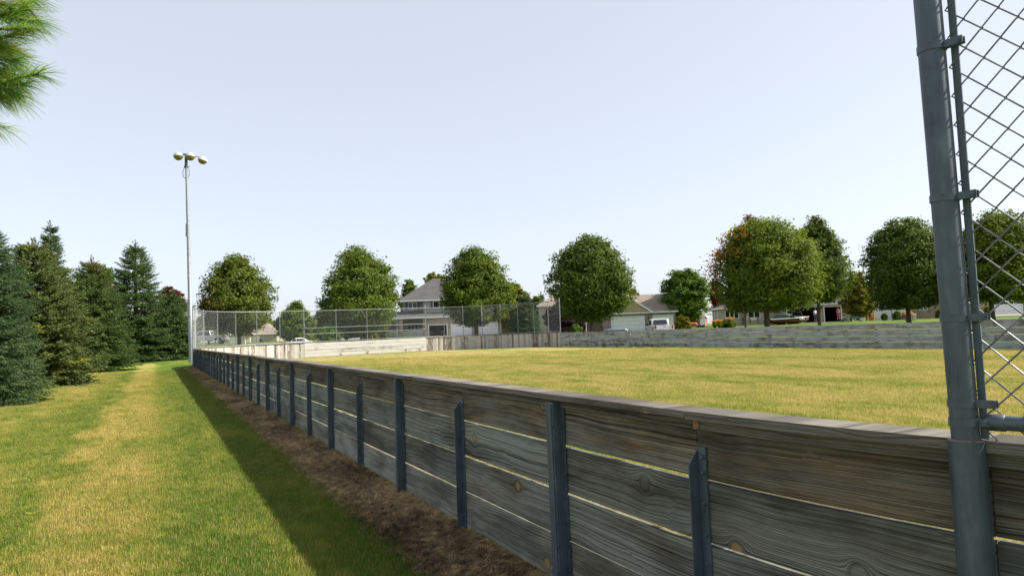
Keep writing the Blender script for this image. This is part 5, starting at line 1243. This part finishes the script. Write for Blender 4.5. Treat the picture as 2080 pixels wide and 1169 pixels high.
for k in range(5): mb.box((1.0 + k * .16, -.955 + k * .025, 1.08), (.09, .015, .13), rz=.12)
mb.build('hull_marking', 'paint_white', bt)
mb = MB(); mb.quad((.55, -.75, 1.22), (.55, .75, 1.22), (.25, .65, 1.6), (.25, -.65, 1.6)); mb.build('windscreen', 'window_glass', bt); mb = MB(); mb.box((-2.72, 0, 1.1), (.3, .42, .8), ch=.08); mb.build('outboard_motor', 'dark_paint', bt)
mb = MB()
for sd in (-1, 1): mb.box((.2, sd * .6, .42), (5.0, .08, .1))
mb.box((3.2, 0, .42), (1.6, .08, .1)); mb.box((-.9, 0, .38), (.1, 1.8, .1)); mb.build('trailer_frame', 'steel_post', bt)
for sd in (-1, 1): wheel(bt, -.9, sd * .98, .32, .18)

# ------------------------------------------------------------------ people
simple('skin', (.42, .26, .19), .6, 0, .05); simple('cloth_white', (.62, .62, .63), .9); simple('cloth_dark', (.045, .045, .055), .9); simple('cloth_pink', (.50, .09, .12), .9); simple('cloth_teal', (.05, .19, .20), .9); simple('hair_brown', (.05, .03, .02), .8); simple('cloth_navy', (.03, .04, .08), .9)
def skinned(name, mat, verts, edges, radii, parent=None, root=0, sub=1):
    me = bpy.data.meshes.new(name); me.from_pydata(verts, edges, []); me.materials.append(M[mat]); o = link(name, me, parent)
    md = o.modifiers.new('skin', 'SKIN'); md.use_smooth_shade = True
    if not me.skin_vertices: pass
    for i, r in enumerate(radii):
        sv = me.skin_vertices[0].data[i]; sv.radius = (r, r); sv.use_root = (i == root)
    if sub: s = o.modifiers.new('sub', 'SUBSURF'); s.levels = sub; s.render_levels = sub
    return o
def person(label, loc, rz, pose, shirt, trousers, hair='hair_brown', scale=1.0, group='people at the open garage'):
    p = thing('person', label, 'person', loc, rz, group); p.scale = (scale,) * 3; J = pose
    V, E, R = [], [], []
    def vtx(q, r): V.append(q); R.append(r); return len(V) - 1
    pel = vtx(J['pelvis'], .13); sp = vtx(J['spine'], .125); ch = vtx(J['chest'], .14); nk = vtx(J['neck'], .055); h1 = vtx(J['head'], .085); h2 = vtx(J['crown'], .075)
    E += [(pel, sp), (sp, ch), (ch, nk), (nk, h1), (h1, h2)]
    for s in ('L', 'R'):
        sh = vtx(J['sh' + s], .062); el = vtx(J['el' + s], .045); wr = vtx(J['wr' + s], .032); E += [(ch, sh), (sh, el), (el, wr)]
        d = (Vector(J['wr' + s]) - Vector(J['el' + s])).normalized(); sd = d.cross(Vector((0, 1, .2))).normalized(); W = Vector(J['wr' + s]); pm = vtx(tuple(W + d * .06), .032); E.append((wr, pm))
        for k, (o, l) in enumerate(((-.03, .075), (-.01, .09), (.012, .085), (.03, .065))): a = vtx(tuple(W + d * .09 + sd * o), .009); b = vtx(tuple(W + d * (.09 + l) + sd * o * 1.2 + Vector((0, -.02, 0))), .008); E += [(pm, a), (a, b)]
        a = vtx(tuple(W + d * .04 - sd * .05), .010); b = vtx(tuple(W + d * .085 - sd * .07), .009); E += [(wr, a), (a, b)]
        hp = vtx(J['hp' + s], .10); kn = vtx(J['kn' + s], .062); an = vtx(J['an' + s], .045); to = vtx(J['to' + s], .04); E += [(pel, hp), (hp, kn), (kn, an), (an, to)]
    skinned('body', 'skin', V, E, R, p)
    f = Vector(J['face']); Hd = Vector(J['head'])
    g = MB(); g.lathe([(0, .03), (.014, .0), (.017, -.018), (0, -.024)], 8, Hd + f * .098); g.build('nose', 'skin', p, True)
    sdv = f.cross(Vector((0, 0, 1))).normalized()
    for e in (-1, 1): g = MB(); g.lathe([(0, .010), (.009, .004), (.009, -.004), (0, -.010)], 8, Hd + f * .082 + sdv * e * .033 + Vector((0, 0, .025))); g.build('eye', 'dark_paint', p, True)
    g = MB(); g.box(Hd + f * .084 - Vector((0, 0, .052)), (.045, .012, .010), rz=math.atan2(sdv.y, sdv.x)); g.build('mouth', 'tail_red', p)
    g = MB(); cr = Vector(J['crown']); g.lathe([(.098, -.05), (.105, .0), (.095, .05), (.05, .085), (0, .095)], 12, cr - f * .022); g.build('hair', hair, p, True)
    J2 = {k: v for k, v in J.items()}
    V = [J['pelvis'], J['spine'], J['chest'], J['shL'], J['shR'], tuple(Vector(J['shL']).lerp(Vector(J['elL']), .7)), tuple(Vector(J['shR']).lerp(Vector(J['elR']), .7))]
    skinned('shirt', shirt, V, [(0, 1), (1, 2), (2, 3), (2, 4), (3, 5), (4, 6)], [.145, .145, .16, .078, .078, .066, .066], p)
    V = [J['pelvis'], J['hpL'], J['hpR'], J['knL'], J['knR'], tuple(Vector(J['knL']).lerp(Vector(J['anL']), .85)), tuple(Vector(J['knR']).lerp(Vector(J['anR']), .85))]
    skinned('trousers', trousers, V, [(0, 1), (0, 2), (1, 3), (2, 4), (3, 5), (4, 6)], [.15, .112, .112, .075, .075, .062, .062], p)
    for s in ('L', 'R'): a, b = Vector(J['an' + s]), Vector(J['to' + s]); skinned('shoe', 'cloth_dark', [tuple(a - Vector((0, 0, .03)) - (b - a) * .25), tuple((a + b) / 2 - Vector((0, 0, .03))), tuple(b)], [(0, 1), (1, 2)], [.055, .055, .045], p)
    return p
stand = dict(pelvis=(0, 0, .95), spine=(0, .01, 1.12), chest=(0, 0, 1.34), neck=(0, -.01, 1.5), head=(0, -.02, 1.62), crown=(0, -.01, 1.70), face=(0, -1, 0), shL=(.19, 0, 1.42), elL=(.25, .02, 1.14), wrL=(.16, -.16, 1.05), shR=(-.19, 0, 1.42), elR=(-.26, .0, 1.15), wrR=(-.24, -.08, .90), hpL=(.09, 0, .9), knL=(.11, -.02, .5), anL=(.12, .02, .09), toL=(.14, -.13, .045), hpR=(-.09, 0, .9), knR=(-.11, -.02, .5), anR=(-.12, .03, .09), toR=(-.15, -.11, .045))
bend = dict(stand, chest=(0, -.1, 1.32), neck=(0, -.16, 1.46), head=(0, -.22, 1.56), crown=(0, -.22, 1.64), shL=(.17, -.1, 1.39), shR=(-.17, -.1, 1.39), elL=(.24, -.2, 1.14), wrL=(.10, -.36, 1.1), elR=(-.24, -.2, 1.14), wrR=(-.10, -.36, 1.1))
crouch = dict(pelvis=(0, .05, .22), spine=(0, -.02, .42), chest=(0, -.10, .62), neck=(0, -.14, .78), head=(0, -.2, .88), crown=(0, -.2, .96), face=(0, -1, -.2), shL=(.17, -.1, .69), elL=(.26, -.28, .52), wrL=(.18, -.44, .36), shR=(-.17, -.1, .69), elR=(-.26, -.26, .5), wrR=(-.16, -.42, .34), hpL=(.1, .02, .2), knL=(.2, -.42, .34), anL=(.18, -.62, .09), toL=(.2, -.76, .05), hpR=(-.1, .02, .2), knR=(-.2, -.4, .34), anR=(-.18, -.6, .09), toR=(-.2, -.74, .05))
def on_drive(px, py, D): q = at(px, py, D); return Vector((q.x, q.y, q.z))
facecam = -YAW
q = on_drive(1656.5, 651.5, 103); person('person in a white shirt standing at the dark double garage opening', q, facecam + .2, stand, 'cloth_white', 'cloth_dark')
q = on_drive(1703.5, 648.5, 102); person('person in a pink top bending forward at the single garage opening', q, facecam - .5, bend, 'cloth_pink', 'cloth_pink')
q = on_drive(1712, 653.5, 99); person('person in white shirt and teal trousers sitting on the driveway', q, facecam + 1.4, crouch, 'cloth_white', 'cloth_teal')

# ------------------------------------------------------------------ garden things around the houses
def bush(label, px, D, x0, x1, y0, y1, mat, seed, n=2500, size=.1, name='bush', cat='bush', group='bushes by the houses'):
    k = D / F_PX; b = gpos(px, D); z1 = at((x0 + x1) / 2, y0, D).z; z0 = min(at((x0 + x1) / 2, y1, D).z, b.z + .02); o = thing(name, label, cat, (b.x, b.y, z0), 0, group)
    W, Hh = (x1 - x0) * k, z1 - z0; me, C = crown_mesh('foliage', seed, W, Hh, n, size, mat, 'dome'); link('foliage', me, o); mb = MB(); q = random.Random(seed)
    for i in range(6): mb.tube([(0, 0, -.3), (q.uniform(-.2, .2) * W, q.uniform(-.2, .2) * W, Hh * .7)], [.03, .01], 5)
    mb.build('stem', 'bark_dark', o); return o
bush('rounded yellow-green bush beside the single garage door', 1386, 80, 1370, 1402, 641, 668, 'leaf_yellow', 301)
bush('low green bush under the purple tree', 1166, 80, 1150, 1182, 658, 676, 'leaf_bright', 302, 1500)
bush('yellow bush left of the porch pillars', 752, 98, 738, 772, 660, 690, 'leaf_yellow', 303)
bush('green bush at the foot of the dark blue spruce', 1036, 88, 1012, 1052, 668, 684, 'leaf_yellow', 304, 1800)
bush('dark bush at the porch left end', 778, 100, 766, 790, 668, 690, 'leaf_dark', 305, 1500)
bush('low dark bush at the brick front of the white-sided house', 1908, 104, 1902, 1916, 629, 637, 'leaf_dark', 306, 900)
bush('dark shrub before the white siding', 1822, 102, 1814, 1832, 632, 642, 'leaf_dark', 307, 1200)
bush('low shrub left of the street lamp at the white siding', 1797, 100, 1791, 1803, 636, 644, 'leaf_dark', 308, 800)
bush('green shrub behind the middle fence panels', 670, 96, 645, 700, 662, 692, 'leaf_bright', 309, 2600)
bush('yellow-flowered bush by the trunk in front of the white siding', 1846, 92, 1840, 1855, 630, 641, 'grass_plume', 310, 900)
bush('dark bushes at the tan house corner', 1478, 96, 1464, 1494, 650, 664, 'leaf_dark', 311, 1600)
bush('bush at the foot of the brick house garage', 2006, 106, 2000, 2013, 622, 632, 'leaf_dark', 312, 800)
def plume(label, px, D, x0, x1, y0, y1, seed):
    k = D / F_PX; b = gpos(px, D); z1 = at(px, y0, D).z; z0 = at(px, y1, D).z; Hh = z1 - z0; W = (x1 - x0) * k; o = thing('ornamental_grass', label, 'plant', (b.x, b.y, z0), 0, 'ornamental grasses before the tan house'); q = np.random.default_rng(seed)
    for nm, mat, n, lo, hi in (('leaves', 'grass_leaf', 260, 0, .72), ('plumes', 'grass_plume', 220, .55, 1.0)):
        a = q.uniform(0, 2 * PI, n); r = np.sqrt(q.uniform(size=n)) * W * .5; bx = np.stack([r * .3 * np.cos(a), r * .3 * np.sin(a), np.full(n, Hh * lo)], 1); tp = np.stack([r * np.cos(a), r * np.sin(a), Hh * (lo + (hi - lo) * q.uniform(.6, 1, n))], 1); w = np.stack([-np.sin(a * 3), np.cos(a * 3), np.zeros(n)], 1) * (.02 if lo == 0 else .035)
        Vv = np.stack([bx - w, bx + w, tp + w * .3, tp - w * .3], 1).reshape(-1, 3); link(nm, np_mesh(nm, Vv, np.arange(n * 4, dtype=np.int32).reshape(-1, 4), mat), o)
plume('small clump of plumed grass at the left corner of the tan house', 1452, 94, 1446, 1459, 649, 666, 1); plume('middle clump of orange plumed grass before the tan house', 1462, 93, 1455, 1470, 648, 666, 2); plume('tallest clump of orange plumed grass before the tan house windows', 1484, 94, 1476, 1493, 643, 663, 3)
def bench(label, px, py, D):
    q = at(px, py, D); o = thing('bench', label, 'bench', q, facecam)
    for k in range(3): g = MB(); g.box((0, -.18 + k * .16, .44), (1.15, .13, .035)); g.build('seat_slat', 'siding_cream', o)
    for k in range(3): g = MB(); g.box((0, .22, .56 + k * .13), (1.15, .03, .10)); g.build('back_slat', 'siding_cream', o)
    for x in (-.55, .55):
        g = MB(); g.box((x, -.2, .3), (.06, .06, .6)); g.box((x, .2, .45), (.06, .06, .9)); g.box((x, 0, .6), (.06, .46, .04)); g.build('leg', 'dark_paint', o)
bench('small pale bench against the low brick wall of the tan house', 1532, 656.5, 100)
q = at(1513, 658, 97); o = thing('patio_chair', 'dark folded patio chair and cover by the brick pillar', 'chair', q, facecam)
g = MB(); g.box((0, 0, .35), (.6, .55, .07), ch=.03); g.build('seat', 'shutter_dark', o); g = MB(); g.box((0, .25, .7), (.6, .06, .7), ch=.03); g.build('backrest', 'shutter_dark', o)
for x in (-.26, .26):
    for y in (-.22, .22): g = MB(); g.box((x, y, .16), (.05, .05, .33)); g.build('leg', 'dark_paint', o)
# toys and small vehicles on the drive
q = at(1737.5, 650.5, 98); o = thing('ride_on_toy', 'green ride-on toy at the edge of the driveway', 'toy', q, facecam + .3, 'toys beside the driveway')
g = MB(); g.prism([(-.6, .25), (.6, .25), (.65, .5), (.2, .62), (.0, .95), (-.35, 1.0), (-.6, .6)], .7, .08); g.build('body', 'paint_green', o)
for x in (-.38, .42):
    for y in (-.34, .34): wheel(o, x, y, .2, .14)
q = at(1750, 650.5, 98); o = thing('toy_box', 'pale toy box between the green toy and the red yellow playhouse', 'toy', q, facecam, 'toys beside the driveway'); g = MB(); g.box((0, 0, .2), (1.0, .5, .4), ch=.04); g.build('box', 'trim_white', o); g = MB(); g.box((0, 0, .43), (1.04, .54, .06), ch=.02); g.build('lid', 'paint_teal', o)
q = at(1767, 650.5, 98); o = thing('playhouse', 'red and yellow plastic playhouse beside the white siding', 'playhouse', q, facecam, 'toys beside the driveway')
for x in (-.42, .42):
    for y in (-.35, .35): g = MB(); g.box((x, y, .55), (.14, .14, 1.1), ch=.03); g.build('post', 'paint_yellow', o)
g = MB(); g.box((-.2, -.36, .3), (.4, .08, .55), ch=.03); g.box((.25, -.36, .22), (.35, .08, .4), ch=.03); g.box((0, .36, .3), (.8, .08, .6), ch=.03); g.build('panel', 'paint_red', o)
g = MB(); g.prism([(-.55, 1.0), (.55, 1.0), (0, 1.35)], .9); g.build('roof', 'paint_yellow', o); g = MB(); g.prism([(.4, .7), (1.0, .02), (1.0, .1), (.45, .78)], .4); g.build('slide', 'paint_yellow', o)
q = at(1410, 667, 108); o = thing('garden_cart', 'orange canopy and red wagon in front of the red-sided house', 'cart', q, facecam)
g = MB(); g.prism([(-1.5, .5), (.6, .5), (.2, .9), (-.9, .95)], 1.0, .08); g.build('cover', 'paint_orange', o); g = MB(); g.box((1.0, 0, .35), (1.2, .8, .3), ch=.04); g.build('wagon', 'paint_maroon', o)
for x in (-1.0, .3, .7, 1.4): wheel(o, x, -.42, .18, .1)
q = at(1838, 650, 84); o = thing('flower_stand', 'dark red planter with orange flowers by the maple trunk', 'planter', q, facecam)
g = MB(); g.box((0, 0, .35), (.75, .5, .45), ch=.03); g.build('tub', 'paint_maroon', o); me, C = crown_mesh('flowers', 77, .95, .45, 500, .05, 'grass_plume', 'dome'); link('flowers', me, o, (.15, 0, .55))
for x in (-.3, .3): g = MB(); g.box((x, -.2, .07), (.06, .06, .14)); g.build('leg', 'paint_maroon', o)
q = at(1857, 650.5, 80); o = thing('stone_post', 'short pale stone post beside the maple trunk', 'post', q, facecam); g = MB(); g.box((0, 0, .33), (.30, .30, .66), ch=.02); g.build('shaft', 'siding_cream', o); g = MB(); g.box((0, 0, .69), (.4, .4, .07), ch=.015); g.build('cap', 'trim_white', o)
q = at(1812.5, 651.5, 80); o = thing('garden_lamp', 'thin dark garden lamp post before the white siding', 'lamp', q, facecam); g = MB(); g.tube([(0, 0, 0), (0, 0, 1.95)], .035, 8); g.build('post', 'dark_paint', o); g = MB(); g.lathe([(0, .28), (.12, .2), (.09, 0), (.05, -.02)], 8, (0, 0, 1.95)); g.build('lantern', 'trim_white', o)
q = at(1191, 674, 64); o = thing('marker_post', 'slim white marker post left of the big maple trunk', 'post', q, facecam); g = MB(); g.box((0, 0, .38), (.06, .06, .76), ch=.01); g.build('shaft', 'trim_white', o); g = MB(); g.lathe([(.04, 0), (.04, .03), (0, .06)], 8, (0, 0, .76)); g.build('cap', 'trim_white', o)
q = at(498, 699, 82); o = thing('marker_post', 'slim white marker post right of the bronze maple trunk', 'post', q, facecam); g = MB(); g.box((0, 0, .3), (.07, .07, .6), ch=.01); g.build('shaft', 'trim_white', o); g = MB(); g.lathe([(.045, 0), (.045, .03), (0, .06)], 8, (0, 0, .6)); g.build('cap', 'trim_white', o)
q = at(531, 698, 86); o = thing('garden_grill', 'small dark object standing on the lawn behind the corner fence', 'grill', q, facecam); g = MB(); g.lathe([(0, .28), (.18, .3), (.26, .45), (.22, .62), (0, .68)], 12); g.build('bowl', 'cloth_navy', o, True)
for a in (0, 2.1, 4.2): g = MB(); g.tube([(.1 * math.cos(a), .1 * math.sin(a), .32), (.26 * math.cos(a), .26 * math.sin(a), 0)], .02, 5); g.build('leg', 'dark_paint', o)

# ------------------------------------------------------------------ small things near the camera
q = at(66, 1049, 7.0); lf = MB()
n = 9; pts = [(0, 0)] ; outl = [(math.cos(a) * (.055 + .018 * math.cos(5 * a)), math.sin(a) * (.045 + .014 * math.cos(5 * a))) for a in np.linspace(0, 2 * PI, 21)[:-1]]
lf.add([(0, 0, .012)] + [(x, y, .0 + .02 * abs(x) / .06) for x, y in outl], [(0, i + 1, (i + 1) % 20 + 1) for i in range(20)]); lf.tube([(.05, 0, .01), (.1, .01, .004)], .0015, 4)
r_, d_ = ray(66, 1049); kk = (0.02 - CAM_Z) / r_.z; gp = Vector((0, 0, CAM_Z)) + r_ * kk
tag(lf.build('fallen_leaf', 'needle_gold', None, False, (gp.x, gp.y, .048)), 'yellow fallen leaf lying on the mown path', 'leaf')
r_, d_ = ray(850, 1152); kk = (.03 - CAM_Z) / r_.z; gp = Vector((0, 0, CAM_Z)) + r_ * kk
mb = MB(); mb.tube([(-.045, 0, 0), (-.03, .004, .002), (.02, -.004, .004), (.05, 0, 0)], [.010, .02, .022, .012], 7); o = mb.build('wood_chunk', 'bark', None, True, (gp.x, gp.y, .03), .9); tag(o, 'small brown chunk of wood lying on the dead grass strip', 'wood')
# dry weeds at the foot of the far boards
wi = random.Random(3)
for i, (px, py, hgt) in enumerate(((1160, 704.5, .38), (1193, 705, .45), (1210, 705, .5), (1225, 705, .3), (1253, 705, .28), (1292, 705.5, .35), (1324, 706, .2), (692, 722.5, .2), (746, 719.5, .25), (824, 716, .3), (853, 714.5, .26), (1102, 705.5, .35), (1074, 706, .3))):
    r_, d_ = ray(px, py); D0 = None
    if px > 1145: k_ = (XF - .2) / r_.x
    elif px < 864: k_ = (YE - .2) / r_.y
    else: k_ = 60 / d_
    w = Vector((0, 0, CAM_Z)) + r_ * k_
    if 864 <= px <= 1145:
        th = (px - 864) / 276 * PI / 2; w = Vector((XF - RC + (RC - .2) * math.sin(th), YC + (RC - .2) * math.cos(th), 0))
    mb = MB()
    for j in range(9):
        a = wi.uniform(0, 6.3); rr_ = wi.uniform(.02, .12); hh = hgt * wi.uniform(.5, 1.1); e = Vector((math.cos(a) * rr_ * 1.6, math.sin(a) * rr_ * 1.6, hh)); mb.tube([(math.cos(a) * .02, math.sin(a) * .02, -.02), e * .55, e], [.005, .004, .002], 4)
        for m in range(3): mb.tube([e * (.6 + .13 * m), e * (.6 + .13 * m) + Vector((wi.uniform(-.07, .07), wi.uniform(-.07, .07), .06))], [.004, .008], 4)
    lab = ['dry weed at the far wall below the left part of the big maple', 'dry weed at the far wall under the big maple trunk', 'tallest dry weed at the far wall under the big maple', 'dry weed at the far wall below the roof of the blue-grey car', 'small dry weed at the far wall left of the double garage door', 'dry weed at the far wall below the double garage door', 'tiny dry weed at the far wall below the white pickup', 'tiny weed at the sunlit end wall', 'small weed in the middle of the sunlit end wall', 'tall dry weed at the right part of the sunlit end wall', 'dry weed at the right end of the sunlit end wall', 'dry weed at the foot of the streaked corner under its right fence post', 'dry weed at the foot of the streaked corner boards'][i]
    tag(mb.build('dry_weed', 'dry_stalk', None, False, (w.x, w.y, float(base_z(w.x, w.y)))), lab, 'weed', 'dry weeds along the far boards')
